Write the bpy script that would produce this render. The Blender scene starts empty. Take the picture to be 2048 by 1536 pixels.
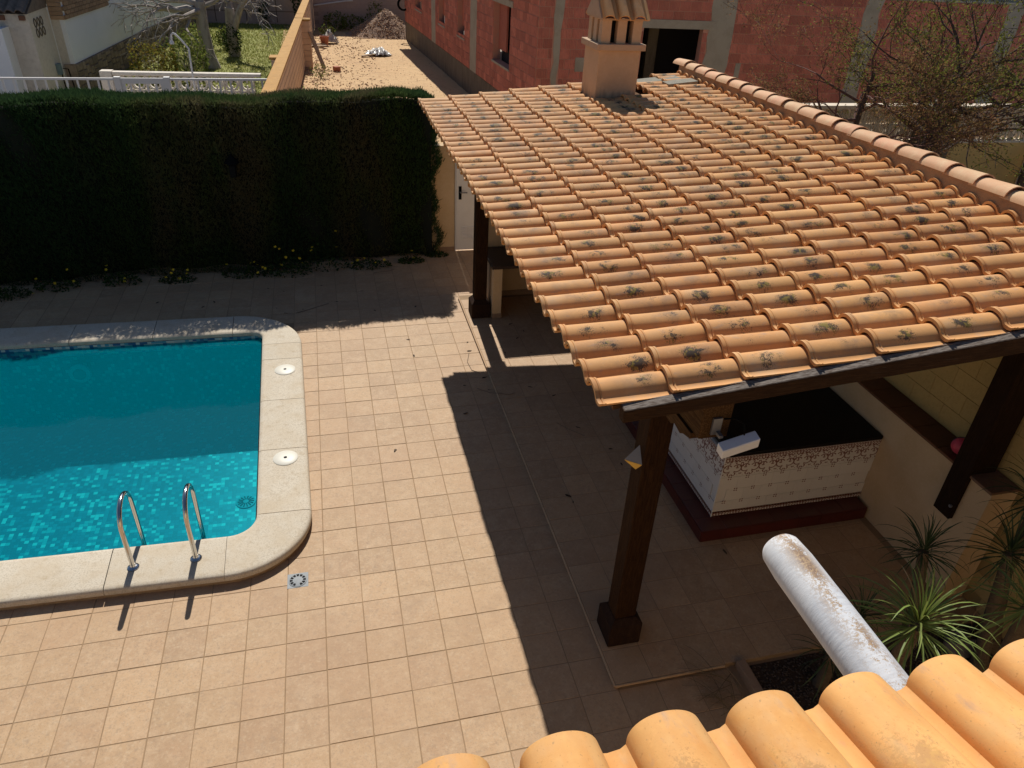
import bpy, bmesh, math, random
import numpy as np
from mathutils import Vector, Matrix, Euler
from math import sin, cos, pi, radians, atan2, sqrt

random.seed(7); rng = np.random.default_rng(7)
SC = bpy.context.scene; COL = SC.collection

# ---------------------------------------------------------------- camera, sky, sun, exposure
cd = bpy.data.cameras.new('camera'); cam = bpy.data.objects.new('camera', cd); COL.objects.link(cam)
cd.sensor_width = 36; cd.sensor_fit = 'HORIZONTAL'; cd.lens = 1458.11/2048*36; cd.clip_start = .05; cd.clip_end = 600
Rm = Matrix.Rotation(-0.264816946, 3, 'Z') @ Matrix.Rotation(1.00760353, 3, 'X') @ Matrix.Rotation(0.0544322612, 3, 'Z')
cam.matrix_world = Matrix.Translation((0.35458, -4.67602, 5.28047)) @ Rm.to_4x4()
SC.camera = cam
w = bpy.data.worlds.new('World'); SC.world = w; w.use_nodes = True
wn = w.node_tree.nodes; sky = wn.new('ShaderNodeTexSky'); sky.sky_type = 'NISHITA'; sky.sun_disc = False
SUN = Vector((0.035, 0.94, 1.0)).normalized()
sky.sun_elevation = math.asin(SUN.z); sky.sun_rotation = atan2(SUN.x, SUN.y); sky.dust_density = .4; sky.ozone_density = 3.
w.node_tree.links.new(sky.outputs[0], wn['Background'].inputs[0]); wn['Background'].inputs[1].default_value = 0.064
sl = bpy.data.lights.new('sun', 'SUN'); sl.energy = 5.0; sl.angle = radians(.53); sl.color = (1, .95, .87)
so = bpy.data.objects.new('sun', sl); COL.objects.link(so); so.rotation_euler = SUN.to_track_quat('Z', 'Y').to_euler()
SC.view_settings.view_transform = 'Standard'; SC.view_settings.look = 'None'
SC.view_settings.exposure = 0.0; SC.view_settings.gamma = 1; SC.view_settings.use_curve_mapping = False
SC.cycles.max_bounces = 8; SC.cycles.transparent_max_bounces = 12
SC.cycles.caustics_reflective = False; SC.cycles.caustics_refractive = False

# ---------------------------------------------------------------- materials
def M(name, col, rough=.75, lay=(), bump=(), rnd=0., metal=0., spec=.3, coord='Object', tint=None, trans=0.):
    m = bpy.data.materials.new(name); m.use_nodes = True; nt = m.node_tree; N = nt.nodes; L = nt.links
    b = N['Principled BSDF']; b.inputs['Roughness'].default_value = rough; b.inputs['Metallic'].default_value = metal
    b.inputs['Specular IOR Level'].default_value = spec
    tc = N.new('ShaderNodeTexCoord'); oi = N.new('ShaderNodeObjectInfo'); ge = N.new('ShaderNodeNewGeometry')
    ad = N.new('ShaderNodeMath'); ad.operation = 'ADD'; L.new(oi.outputs['Random'], ad.inputs[0]); L.new(ge.outputs['Random Per Island'], ad.inputs[1])
    fr = N.new('ShaderNodeMath'); fr.operation = 'FRACT'; L.new(ad.outputs[0], fr.inputs[0])
    vo = N.new('ShaderNodeVectorMath'); vo.operation = 'MULTIPLY_ADD'; L.new(fr.outputs[0], vo.inputs[0]); vo.inputs[1].default_value = (37.3, 91.7, 53.1)
    L.new(tc.outputs[coord], vo.inputs[2]); vec = vo.outputs[0]; rv = fr.outputs[0]
    def noise(scale, st=(1, 1, 1), det=5, rgh=.6, raw=False):
        mp = N.new('ShaderNodeMapping'); L.new(tc.outputs[coord] if raw else vec, mp.inputs[0]); mp.inputs['Scale'].default_value = st
        n = N.new('ShaderNodeTexNoise'); n.inputs['Scale'].default_value = scale; n.inputs['Detail'].default_value = det
        n.inputs['Roughness'].default_value = rgh; L.new(mp.outputs[0], n.inputs[0]); return n.outputs[0]
    rgb = N.new('ShaderNodeRGB'); rgb.outputs[0].default_value = (*col, 1); cur = rgb.outputs[0]
    def mix(f, a, bcol, blend='MIX'):
        x = N.new('ShaderNodeMix'); x.data_type = 'RGBA'; x.blend_type = blend
        if isinstance(f, (int, float)): x.inputs[0].default_value = f
        else: L.new(f, x.inputs[0])
        L.new(a, x.inputs[6])
        if isinstance(bcol, tuple): x.inputs[7].default_value = (*bcol, 1)
        else: L.new(bcol, x.inputs[7])
        return x.outputs[2]
    def ramp(f, lo, hi, a=0., z=1.):
        r = N.new('ShaderNodeMapRange'); r.inputs[1].default_value = lo; r.inputs[2].default_value = hi
        r.inputs[3].default_value = a; r.inputs[4].default_value = z; L.new(f, r.inputs[0]); return r.outputs[0]
    if tint:                                       # second colour by random
        w2 = N.new('ShaderNodeTexWhiteNoise'); w2.noise_dimensions = '1D'; L.new(rv, w2.inputs[1])
        cur = mix(w2.outputs[0], cur, tint)
    if rnd:
        cur = mix(1., cur, None or _grey(N, L, ramp(rv, 0, 1, 1-rnd, 1+rnd)), 'MULTIPLY')
    for e in lay:
        sc, c2, lo, hi, amt = e[:5]; st = e[5] if len(e) > 5 else (1, 1, 1)
        cur = mix(ramp(noise(sc, st), lo, hi, 0, amt), cur, c2)
    L.new(cur, b.inputs['Base Color'])
    prev = None
    for e in bump:
        sc, s, d = e[:3]; st = e[3] if len(e) > 3 else (1, 1, 1)
        bn = N.new('ShaderNodeBump'); bn.inputs['Strength'].default_value = s; bn.inputs['Distance'].default_value = d
        L.new(noise(sc, st), bn.inputs['Height'])
        if prev: L.new(prev, bn.inputs['Normal'])
        prev = bn.outputs[0]
    if prev: L.new(prev, b.inputs['Normal'])
    if trans:                                       # light passing through thin leaves
        out = N['Material Output']; tl = N.new('ShaderNodeBsdfTranslucent'); ms = N.new('ShaderNodeMixShader'); ms.inputs[0].default_value = trans
        L.new(cur, tl.inputs[0]); L.new(b.outputs[0], ms.inputs[1]); L.new(tl.outputs[0], ms.inputs[2]); L.new(ms.outputs[0], out.inputs[0])
    return m
def _grey(N, L, s):
    c = N.new('ShaderNodeCombineColor')
    for i in range(3): L.new(s, c.inputs[i])
    return c.outputs[0]
class NT:                                          # tiny node helper for the special materials
    def __init__(s, m): s.t = m.node_tree; s.N = s.t.nodes; s.L = s.t.links; s.b = s.N['Principled BSDF']
    def n(s, k, **kw):
        x = s.N.new('ShaderNode'+k)
        for a, v in kw.items(): setattr(x, a, v)
        return x
    def math(s, op, a, b=0., c=None):
        x = s.N.new('ShaderNodeMath'); x.operation = op
        for i, v in enumerate((a, b, c)):
            if v is None: continue
            if isinstance(v, (int, float)): x.inputs[i].default_value = v
            else: s.L.new(v, x.inputs[i])
        return x.outputs[0]
    def mix(s, f, a, b, blend='MIX'):
        x = s.N.new('ShaderNodeMix'); x.data_type = 'RGBA'; x.blend_type = blend
        for i, v in ((0, f), (6, a), (7, b)):
            if isinstance(v, (int, float)): x.inputs[i].default_value = v
            elif isinstance(v, tuple): x.inputs[i].default_value = (*v, 1)
            else: s.L.new(v, x.inputs[i])
        return x.outputs[2]
    def noise(s, vec, scale, det=4, st=(1, 1, 1), rough=.6):
        mp = s.n('Mapping'); s.L.new(vec, mp.inputs[0]); mp.inputs['Scale'].default_value = st
        x = s.n('TexNoise'); x.inputs['Scale'].default_value = scale; x.inputs['Detail'].default_value = det
        x.inputs['Roughness'].default_value = rough; s.L.new(mp.outputs[0], x.inputs[0]); return x.outputs[0]
    def ramp(s, f, lo, hi, a=0., z=1.):
        r = s.n('MapRange'); s.L.new(f, r.inputs[0])
        for i, v in ((1, lo), (2, hi), (3, a), (4, z)): r.inputs[i].default_value = v
        return r.outputs[0]
def base_col(m):                                   # the socket that feeds Base Color
    return m.node_tree.nodes['Principled BSDF'].inputs['Base Color'].links[0].from_socket

MT = {}
MT['patio'] = M('patio_tile', (.475, .312, .172), .66, tint=(.42, .268, .15), rnd=.10, spec=.35,
    lay=[(9, (.55, .39, .24), .42, .7, .6), (26, (.30, .21, .135), .52, .72, .55), (5, (.46, .28, .155), .5, .75, .4), (90, (.26, .17, .10), .52, .68, .6), (45, (.60, .46, .30), .54, .68, .45)],
    bump=[(14, .25, .01), (120, .18, .003)])
MT['grout'] = M('grout', (.32, .215, .125), .9, lay=[(6, (.21, .145, .085), .4, .7, .6)])
T = NT(MT['patio']); g = T.n('NewGeometry'); cur = base_col(MT['patio'])             # stains and water marks that run across the tiles
cur = T.mix(T.ramp(T.noise(g.outputs['Position'], .55, 5), .46, .70, 0, .55), cur, (.40, .245, .135))
cur = T.mix(T.ramp(T.noise(g.outputs['Position'], 1.9, 6, rough=.7), .54, .70, 0, .45), cur, (.34, .225, .135))
cur = T.mix(T.ramp(T.noise(g.outputs['Position'], 1.3, 5, rough=.65), .40, .25, 0, .5), cur, (.56, .41, .27))
T.L.new(cur, T.b.inputs['Base Color'])
MT['coping'] = M('coping_stone', (.60, .53, .42), .8, rnd=.03, spec=.2,
    lay=[(75, (.36, .30, .22), .48, .66, .7), (4, (.52, .42, .29), .42, .70, .7), (160, (.68, .62, .52), .55, .7, .5), (12, (.40, .31, .20), .56, .74, .6)], bump=[(120, .35, .004)])
MT['coping_riser'] = M('coping_riser', (.40, .27, .15), .85, lay=[(20, (.20, .12, .065), .45, .7, .7, (1, 1, 3)), (60, (.5, .36, .22), .55, .7, .4)], bump=[(60, .4, .006)])
MT['joint'] = M('joint_mortar', (.12, .10, .08), .95)
MT['steel'] = M('stainless_steel', (.62, .60, .57), .16, metal=1., lay=[(30, (.5, .47, .42), .5, .7, .4)])
MT['plastic_grey'] = M('grey_plastic', (.27, .29, .30), .6, lay=[(30, (.21, .22, .22), .5, .7, .5)])
MT['plastic_white'] = M('white_plastic', (.66, .63, .54), .45, lay=[(12, (.58, .54, .44), .5, .75, .4)])
MT['black'] = M('black_metal', (.006, .006, .006), .7, spec=.06)
MT['dark_slot'] = M('dark_slot', (.01, .01, .01), .9)
def roof_tile_mat(name, c1, c2, lich):
    m = M(name, c1, .68, tint=c2, rnd=.15, spec=.22, lay=[(7, (c1[0]*.86, c1[1]*.80, c1[2]*.78), .45, .75, .6, (1, 1, 1)), (45, (c1[0]*1.08, c1[1]*1.08, c1[2]*1.06), .5, .7, .4), (10, (.36, .26, .21), .58, .75, .55, (1.2, 2.6, 2.6)), (3.5, (.62, .47, .30), .52, .75, .4)],
          bump=[(60, .12, .003), (260, .22, .0012)])
    T = NT(m); cur = base_col(m)
    tc = T.n('TexCoord'); oi = T.n('ObjectInfo'); ge = T.n('NewGeometry')
    at = T.n('Attribute', attribute_name='tl')      # tile-local coordinates
    r = T.math('FRACT', T.math('ADD', oi.outputs['Random'], ge.outputs['Random Per Island']))
    r2 = T.math('FRACT', T.math('MULTIPLY', r, 17.31)); r3 = T.math('FRACT', T.math('MULTIPLY', r, 57.9))
    sx = T.n('SeparateXYZ'); T.L.new(at.outputs['Vector'], sx.inputs[0])
    off = T.n('VectorMath', operation='MULTIPLY_ADD'); T.L.new(r, off.inputs[0]); off.inputs[1].default_value = (31, 77, 13); T.L.new(at.outputs['Vector'], off.inputs[2])
    cx = T.math('ABSOLUTE', T.math('SUBTRACT', sx.outputs[0], T.math('MULTIPLY_ADD', r2, .16, .18)))
    cy = T.math('ABSOLUTE', T.math('ADD', sx.outputs[1], T.math('MULTIPLY_ADD', r3, .04, .006)))
    patch = T.noise(off.outputs[0], 11, 3, (1, 1.3, 1))
    env = T.math('MULTIPLY', T.math('MULTIPLY', T.ramp(cx, .14, .02), T.ramp(cy, .078, .012)), T.math('MULTIPLY', T.ramp(patch, .36, .62), T.ramp(r3, .02, .55, .15, 1.)))
    d = T.math('SUBTRACT', 1.2, T.math('MULTIPLY', env, 2.))
    sp = T.noise(off.outputs[0], 140, 3, rough=.8)
    msk = T.ramp(T.math('ADD', sp, T.math('MULTIPLY', env, .50)), .66, .80)
    msk = T.math('MULTIPLY', T.math('MULTIPLY', msk, T.ramp(env, .02, .2)), lich)
    smear = T.math('MULTIPLY', T.math('MULTIPLY', T.ramp(cx, .26, .02), T.math('MULTIPLY', T.ramp(cy, .10, .01), T.ramp(T.noise(off.outputs[0], 8, 3), .36, .66))), T.math('MULTIPLY', T.ramp(r2, .15, .7, .15, .9), lich))
    cur = T.mix(T.math('MULTIPLY', smear, .68), cur, (.12, .105, .095))
    lc = T.mix(T.ramp(T.noise(off.outputs[0], 30, 2), .52, .6), (.035, .033, .030), (.20, .16, .035))
    cur = T.mix(T.math('MULTIPLY', msk, .92), cur, lc)
    T.L.new(cur, T.b.inputs['Base Color']); return m
MT['roof'] = roof_tile_mat('roof_tile', (.64, .345, .135), (.60, .29, .11), 1.0)
MT['roof_own'] = roof_tile_mat('house_roof_tile', (.72, .385, .135), (.66, .335, .105), .3)
own = MT['roof_own']; T = NT(own); tc = T.n('TexCoord'); cur = base_col(own)          # firing tones and pores of the near tiles
cur = T.mix(T.ramp(T.noise(tc.outputs['Object'], 6, 4, (.6, 1.6, 1.6)), .45, .70, 0, .55), cur, (.58, .25, .07))
cur = T.mix(T.ramp(T.noise(tc.outputs['Object'], 9, 4, (.5, 1.5, 1.5)), .52, .72, 0, .7), cur, (.64, .40, .17))
cur = T.mix(T.ramp(T.noise(tc.outputs['Object'], 120, 3), .62, .72, 0, .35), cur, (.34, .15, .05))
cur = T.mix(T.ramp(T.noise(tc.outputs['Object'], 110, 2), .69, .73, 0, .4), cur, (.20, .16, .09)); T.L.new(cur, T.b.inputs['Base Color'])
MT['cap'] = M('ridge_cap_tile', (.62, .37, .20), .75, tint=(.60, .30, .17), rnd=.08, lay=[(8, (.66, .48, .28), .45, .7, .7), (60, (.42, .27, .15), .55, .75, .4)], bump=[(70, .2, .004)])
MT['ridge_mortar'] = M('ridge_mortar', (.36, .22, .125), .9, lay=[(6, (.25, .14, .08), .42, .7, .7), (40, (.44, .30, .18), .5, .7, .4), (2.5, (.42, .28, .16), .5, .7, .5)], bump=[(30, .5, .01)])
MT['mortar_grey'] = M('mortar_grey', (.27, .25, .20), .95, lay=[(90, (.12, .11, .09), .5, .65, .6), (15, (.36, .31, .22), .5, .7, .5)], bump=[(80, .6, .01)])
def wood(name, c, c2, st, weather=0.):
    m = M(name, c, .8, lay=[(14, c2, .42, .68, .8, st), (60, (c[0]*.45, c[1]*.42, c[2]*.4), .5, .68, .7, st)], bump=[(40, .35, .006, st)], spec=.10)
    if weather:
        T = NT(m); cur = base_col(m); g = T.n('NewGeometry'); s = T.n('SeparateXYZ'); T.L.new(g.outputs['Normal'], s.inputs[0])
        tc = T.n('TexCoord'); gr = T.noise(tc.outputs['Object'], 26, 4, st)
        f = T.math('MULTIPLY', T.ramp(s.outputs[2], .80, .95), T.ramp(gr, .38, .58, .25, 1.)); f2 = T.math('MULTIPLY', T.ramp(T.noise(tc.outputs['Object'], 9, 5, st), .64, .76), .3)
        cur = T.mix(T.math('MULTIPLY', T.math('MAXIMUM', f, f2), weather), cur, (.27, .235, .205)); T.L.new(cur, T.b.inputs['Base Color'])
    return m
MT['wood_post'] = wood('dark_wood_post', (.024, .010, .004), (.060, .027, .010), (6, 6, .5))
MT['wood_x'] = wood('dark_wood_barge', (.036, .017, .008), (.070, .036, .016), (.5, 7, 7), .8)
MT['wood_y'] = wood('dark_wood_beam', (.060, .029, .011), (.15, .082, .032), (7, .5, 7))
MT['wood_plinth'] = wood('plinth_wood', (.026, .013, .009), (.045, .024, .014), (3, 3, 1))
MT['wood_board'] = wood('black_wood', (.020, .010, .006), (.035, .018, .009), (6, 6, .5))
MT['deck'] = wood('deck_board', (.13, .065, .028), (.18, .10, .05), (.6, 5, 5))
MT['cream'] = M('cream_plaster', (.60, .44, .27), .9, lay=[(3, (.52, .36, .20), .42, .7, .7), (40, (.66, .50, .33), .5, .7, .4), (1.4, (.45, .32, .18), .55, .75, .5)], bump=[(90, .35, .004)])
MT['yellow'] = M('yellow_plaster', (.80, .54, .21), .9, lay=[(3, (.62, .45, .17), .42, .7, .6), (30, (.75, .57, .26), .5, .7, .4)], bump=[(50, .4, .006)])
MT['yellow_block'] = M('yellow_block', (.52, .37, .15), .9, rnd=.05, lay=[(30, (.43, .30, .11), .45, .7, .6)], bump=[(60, .5, .006)])
MT['block_joint'] = M('block_joint', (.36, .25, .10), .95)
MT['ledge'] = M('brown_ledge_tile', (.15, .062, .032), .5, rnd=.12, lay=[(18, (.11, .045, .025), .45, .7, .6)])
MT['cap_brown'] = M('pilaster_cap', (.20, .11, .07), .7, lay=[(18, (.13, .07, .045), .45, .7, .6)])
MT['maroon'] = M('maroon_tile', (.085, .014, .010), .35, rnd=.15, lay=[(20, (.06, .012, .01), .45, .7, .6)], spec=.5)
MT['maroon_joint'] = M('maroon_joint', (.05, .015, .012), .9)
MT['wtile'] = M('white_glazed_tile', (.70, .67, .63), .25, rnd=.02, spec=.5)
MT['wjoint'] = M('tile_joint', (.50, .46, .41), .9)
MT['brown_print'] = M('brown_print', (.17, .058, .035), .3, spec=.5, lay=[(30, (.24, .09, .055), .45, .7, .6)])
MT['counter'] = M('black_countertop', (.006, .005, .005), .55, spec=.2)
MT['counter_brown'] = M('dark_countertop', (.035, .020, .015), .4, spec=.4, lay=[(40, (.06, .035, .025), .5, .7, .6)])
MT['wmetal'] = M('white_painted_metal', (.72, .70, .68), .5, lay=[(6, (.62, .60, .57), .5, .8, .5)])
MT['box_metal'] = M('floodlight_metal', (.74, .75, .78), .35, metal=.0, lay=[(12, (.62, .63, .66), .5, .75, .5)])
MT['lamp_metal'] = M('lamp_metal', (.22, .22, .23), .5, metal=.6)
MT['lamp_glass'] = M('amber_glass', (.80, .52, .12), .2, spec=.5)
MT['skin_pink'] = M('ball_pink', (.60, .07, .12), .45, spec=.4)
MT['skin_navy'] = M('ball_navy', (.035, .022, .075), .45, spec=.4)
MT['gravel'] = M('gravel_stone', (.085, .062, .050), .85, rnd=.5, lay=[(20, (.05, .04, .035), .4, .7, .6)])
MT['soil'] = M('soil', (.055, .036, .025), .95, lay=[(14, (.085, .058, .04), .45, .7, .7)], bump=[(40, .6, .02)])
MT['yard'] = M('pale_bounce_ground', (.46, .36, .24), .95, lay=[(3, (.36, .27, .17), .42, .7, .7)], bump=[(20, .5, .02)])  # pale tone chosen to bounce light onto the yellow wall
MT['kerb'] = M('kerb', (.30, .20, .13), .85, lay=[(20, (.22, .14, .09), .45, .7, .6)])
MT['rock'] = M('rock', (.17, .145, .13), .9, rnd=.25, lay=[(9, (.09, .075, .065), .4, .7, .7)], bump=[(14, .7, .03)])
MT['trunk'] = M('plant_trunk', (.13, .095, .06), .95, lay=[(20, (.075, .05, .032), .45, .7, .7, (1, 1, 3))], bump=[(30, .8, .02, (1, 1, 4))])
MT['blade'] = M('strap_leaf', (.16, .225, .05), .5, tint=(.22, .27, .075), rnd=.3, spec=.3, trans=.25, lay=[(6, (.23, .24, .075), .6, .8, .5)])
MT['blade_shaded'] = M('strap_leaf_shaded', (.036, .062, .022), .55, tint=(.05, .08, .028), rnd=.3, spec=.35)  # darker copy of the strap leaf, the plants' shade is put into the green
MT['deadblade'] = M('dry_leaf', (.23, .16, .085), .8, rnd=.25)
MT['leaf_dead'] = M('fallen_leaf', (.045, .028, .020), .8, rnd=.5, tint=(.10, .07, .045))
MT['twig'] = M('twig', (.22, .16, .11), .85, rnd=.25)
MT['petal'] = M('yellow_petal', (.75, .52, .02), .6, rnd=.15)
MT['weed'] = M('weed_leaf', (.035, .060, .018), .85, rnd=.35, spec=.05, trans=.2)
MT['hedge'] = M('cypress_foliage', (.056, .088, .028), .85, tint=(.074, .108, .032), rnd=.35, spec=.04, trans=.3)
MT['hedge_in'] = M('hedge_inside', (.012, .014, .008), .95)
MT['wpaint'] = M('white_painted_wood', (.60, .61, .63), .6, lay=[(5, (.50, .51, .54), .42, .68, .8, (1, .35, 1)), (30, (.46, .47, .50), .5, .64, .6, (.6, 3, .6)), (2.2, (.66, .655, .65), .5, .66, .8)], bump=[(45, .30, .004, (.7, 2.5, .7))])
MT['white_wall'] = M('white_render', (.78, .78, .80), .9, lay=[(.8, (.56, .56, .58), .45, .75, .5), (30, (.7, .7, .71), .5, .7, .4)], bump=[(30, .3, .01)])
MT['cream_render'] = M('rough_cream_render', (.62, .55, .47), .95, lay=[(9, (.50, .43, .36), .45, .7, .7), (1.2, (.66, .60, .53), .5, .7, .5)], bump=[(16, .7, .03)])
MT['stone'] = M('stone_cladding', (.22, .165, .125), .9, tint=(.29, .22, .165), rnd=.25, lay=[(7, (.13, .095, .07), .42, .7, .7)], bump=[(12, .6, .03)])
MT['stone_joint'] = M('stone_joint', (.17, .135, .105), .95)
MT['fbrick'] = M('facing_brick', (.36, .23, .14), .9, rnd=.16, tint=(.30, .19, .115), lay=[(8, (.25, .155, .095), .45, .7, .5)])
MT['old_tile'] = M('old_grey_roof_tile', (.21, .155, .12), .9, rnd=.2, lay=[(7, (.10, .085, .075), .42, .68, .8)])
MT['redblock'] = M('red_clay_block', (.62, .215, .155), .9, tint=(.50, .165, .12), rnd=.22, lay=[(5, (.38, .115, .085), .45, .72, .6), (1.2, (.52, .21, .14), .55, .75, .5)])
MT['rmortar'] = M('red_mortar', (.53, .27, .20), .95, lay=[(9, (.38, .29, .25), .5, .7, .6)])
MT['concrete'] = M('raw_concrete', (.36, .325, .265), .92, lay=[(3, (.27, .235, .185), .42, .7, .7), (30, (.42, .38, .32), .5, .7, .4)], bump=[(25, .4, .01)])
MT['concrete_dark'] = M('weathered_concrete', (.17, .14, .105), .95, lay=[(2.5, (.085, .07, .055), .40, .66, .8, (2.6, 2.6, .5)), (22, (.23, .19, .145), .5, .7, .4)], bump=[(16, .5, .02)])
MT['room_shade'] = M('unlit_room', (.030, .026, .026), .95)  # near-black colour puts the shade of the rooms into the material
MT['pblock'] = M('split_block', (.70, .51, .37), .9, rnd=.06, lay=[(3, (.60, .42, .29), .45, .75, .5), (40, (.74, .56, .42), .5, .7, .4)], bump=[(40, .4, .008)])
MT['pjoint'] = M('split_block_joint', (.13, .085, .06), .95)
MT['ocap'] = M('ochre_coping', (.50, .27, .075), .85, lay=[(6, (.36, .19, .06), .42, .7, .7), (25, (.60, .40, .16), .55, .75, .6), (2, (.55, .33, .11), .5, .7, .5)], bump=[(30, .4, .008)])
MT['backwall'] = M('beige_block', (.50, .36, .30), .9, rnd=.04, lay=[(8, (.43, .30, .25), .45, .7, .5)])
MT['backjoint'] = M('beige_block_joint', (.40, .28, .235), .95)
MT['dirt'] = M('bare_earth', (.60, .405, .215), .95, lay=[(.5, (.53, .34, .175), .42, .68, .7), (4, (.42, .265, .155), .52, .72, .6), (20, (.68, .50, .32), .5, .7, .5), (1.3, (.33, .20, .12), .62, .78, .6)], bump=[(6, .8, .06), (30, .6, .02)])
MT['clod'] = M('earth_clod', (.42, .27, .175), .95, rnd=.3, tint=(.50, .35, .23))
MT['heap'] = M('earth_heap', (.42, .28, .19), .95, rnd=.2, lay=[(5, (.20, .125, .09), .42, .7, .7)], bump=[(10, .8, .05)])
MT['lawn'] = M('lawn_soil', (.24, .25, .065), .95, lay=[(.9, (.34, .29, .11), .48, .68, .7), (8, (.16, .19, .045), .5, .7, .6)])
MT['grass'] = M('grass_blade', (.20, .225, .050), .85, tint=(.27, .26, .085), rnd=.25, spec=.04, trans=.45)
MT['pave'] = M('outer_paving', (.34, .29, .24), .95, lay=[(2, (.26, .22, .18), .45, .7, .6)], bump=[(20, .4, .01)])
MT['lattice'] = M('concrete_lattice', (.74, .67, .58), .9, rnd=.05, lay=[(9, (.54, .47, .39), .45, .7, .6)])
MT['lattice2'] = M('sand_lattice', (.74, .64, .51), .9, rnd=.05, lay=[(9, (.64, .54, .42), .45, .7, .6)])
MT['bark'] = M('grey_bark', (.46, .40, .35), .95, lay=[(6, (.21, .17, .14), .42, .7, .8, (1, 1, .4))], bump=[(14, .6, .03)])
MT['bark_dark'] = M('dark_bark', (.10, .065, .05), .95, lay=[(6, (.06, .04, .03), .42, .7, .8, (1, 1, .4))], bump=[(14, .6, .03)])
MT['twig_red'] = M('reddish_twig', (.15, .075, .058), .9)
MT['leaf'] = M('spring_leaf', (.15, .18, .03), .8, tint=(.22, .19, .05), rnd=.4, spec=.06, trans=.35)
MT['leaf_red'] = M('russet_leaf', (.25, .115, .065), .85, tint=(.24, .17, .06), rnd=.4, spec=.05, trans=.3)
MT['shrub'] = M('shrub_leaf', (.10, .145, .03), .8, tint=(.18, .19, .045), rnd=.4, spec=.06, trans=.4)
MT['shrub_o'] = M('autumn_leaf', (.24, .16, .035), .8, tint=(.13, .15, .03), rnd=.4, spec=.06, trans=.4)
MT['bluegrey'] = M('grey_box', (.17, .23, .25), .6)
MT['film'] = M('plastic_film', (.58, .56, .53), .3, spec=.5, lay=[(6, (.60, .58, .53), .5, .7, .5)])
MT['plank'] = M('grey_plank', (.40, .31, .23), .9, lay=[(12, (.28, .21, .15), .42, .7, .7, (3, .4, 3))])
MT['terracotta'] = M('terracotta', (.40, .15, .09), .85, lay=[(9, (.32, .12, .07), .45, .7, .6)])
MT['chimney'] = M('chimney_plaster', (.57, .385, .235), .9, lay=[(3, (.49, .32, .19), .42, .7, .7), (25, (.62, .44, .29), .5, .7, .4)], bump=[(50, .25, .004)])
def darken_foot(m):                                       # uneven darker tone towards the foot of the stack: shaped by noise, fixed to the wall
    T = NT(m); cur = base_col(m); tc = T.n('TexCoord'); s = T.n('SeparateXYZ'); T.L.new(tc.outputs['Object'], s.inputs[0])
    n = T.noise(tc.outputs['Object'], 7, 4, (3, 3, .8)); f = T.ramp(T.math('ADD', s.outputs[2], T.math('MULTIPLY', n, -.34)), -.30, -.52)
    T.L.new(T.mix(T.math('MULTIPLY', f, .8), cur, (.10, .075, .055)), T.b.inputs['Base Color'])
darken_foot(MT['chimney'])
MT['ledge_plaster'] = M('chimney_ledge', (.50, .35, .23), .9, lay=[(9, (.42, .28, .18), .45, .7, .6)])
# ribs of the hollow clay blocks: fine relief
def ribs(m, axis, freq, amt):
    T = NT(m); tc = T.n('TexCoord'); s = T.n('SeparateXYZ'); T.L.new(tc.outputs['Object'], s.inputs[0])
    wv = T.math('SINE', T.math('MULTIPLY', s.outputs[axis], freq)); b = T.n('Bump'); b.inputs['Strength'].default_value = amt; b.inputs['Distance'].default_value = .012
    T.L.new(wv, b.inputs['Height']); T.L.new(b.outputs[0], T.b.inputs['Normal'])
    cur = base_col(m); T.L.new(T.mix(T.ramp(wv, .75, 1., 0, .32), cur, (.58, .27, .20)), T.b.inputs['Base Color'])
ribs(MT['redblock'], 0, 150, .8)
# rust and flaked paint on the white beam
T = NT(MT['wpaint']); tc = T.n('TexCoord'); sp = T.n('SeparateXYZ'); T.L.new(tc.outputs['Object'], sp.inputs[0])
cl = T.noise(tc.outputs['Object'], 7.5, 3, (1.6, .8, 1.)); fine = T.noise(tc.outputs['Object'], 150, 3, rough=.8)
band = T.math('MULTIPLY', T.ramp(T.math('ABSOLUTE', T.math('SUBTRACT', sp.outputs[0], -.004)), .048, .010), T.ramp(sp.outputs[2], .01, .035))
f = T.math('MULTIPLY', T.ramp(T.math('ADD', T.math('MULTIPLY', cl, .8), T.math('MULTIPLY', fine, .55)), .62, .69), band)
T.L.new(T.mix(T.math('MULTIPLY', f, .9), base_col(MT['wpaint']), T.mix(T.ramp(fine, .45, .65), (.17, .085, .035), (.42, .27, .12))), T.b.inputs['Base Color'])
# pool mosaic
MT['mosaic'] = M('glass_mosaic', (.02, .2, .24), .35, spec=.4)
T = NT(MT['mosaic']); at = T.n('Attribute', attribute_name='mos')
sn = T.n('VectorMath', operation='SNAP'); T.L.new(at.outputs['Vector'], sn.inputs[0]); sn.inputs[1].default_value = (.05, .05, .05)
wh = T.n('TexWhiteNoise', noise_dimensions='3D'); T.L.new(sn.outputs[0], wh.inputs[0])
cr = T.n('ValToRGB'); cr.color_ramp.interpolation = 'CONSTANT'; E = cr.color_ramp.elements
E[0].color = (.007, .145, .19, 1); E[1].position = .34; E[1].color = (.01, .19, .245, 1)
for p, c in ((.62, (.012, .235, .285, 1)), (.78, (.05, .42, .42, 1)), (.90, (.20, .66, .60, 1))):
    e = E.new(p); e.color = c
T.L.new(wh.outputs[0], cr.inputs[0])
fx = T.n('VectorMath', operation='FRACTION'); dv = T.n('VectorMath', operation='SCALE'); T.L.new(at.outputs['Vector'], dv.inputs[0]); dv.inputs['Scale'].default_value = 20.
T.L.new(dv.outputs[0], fx.inputs[0]); s3 = T.n('SeparateXYZ'); T.L.new(fx.outputs[0], s3.inputs[0])
g = T.math('MAXIMUM', T.math('LESS_THAN', s3.outputs[0], .08), T.math('LESS_THAN', s3.outputs[1], .08))
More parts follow.
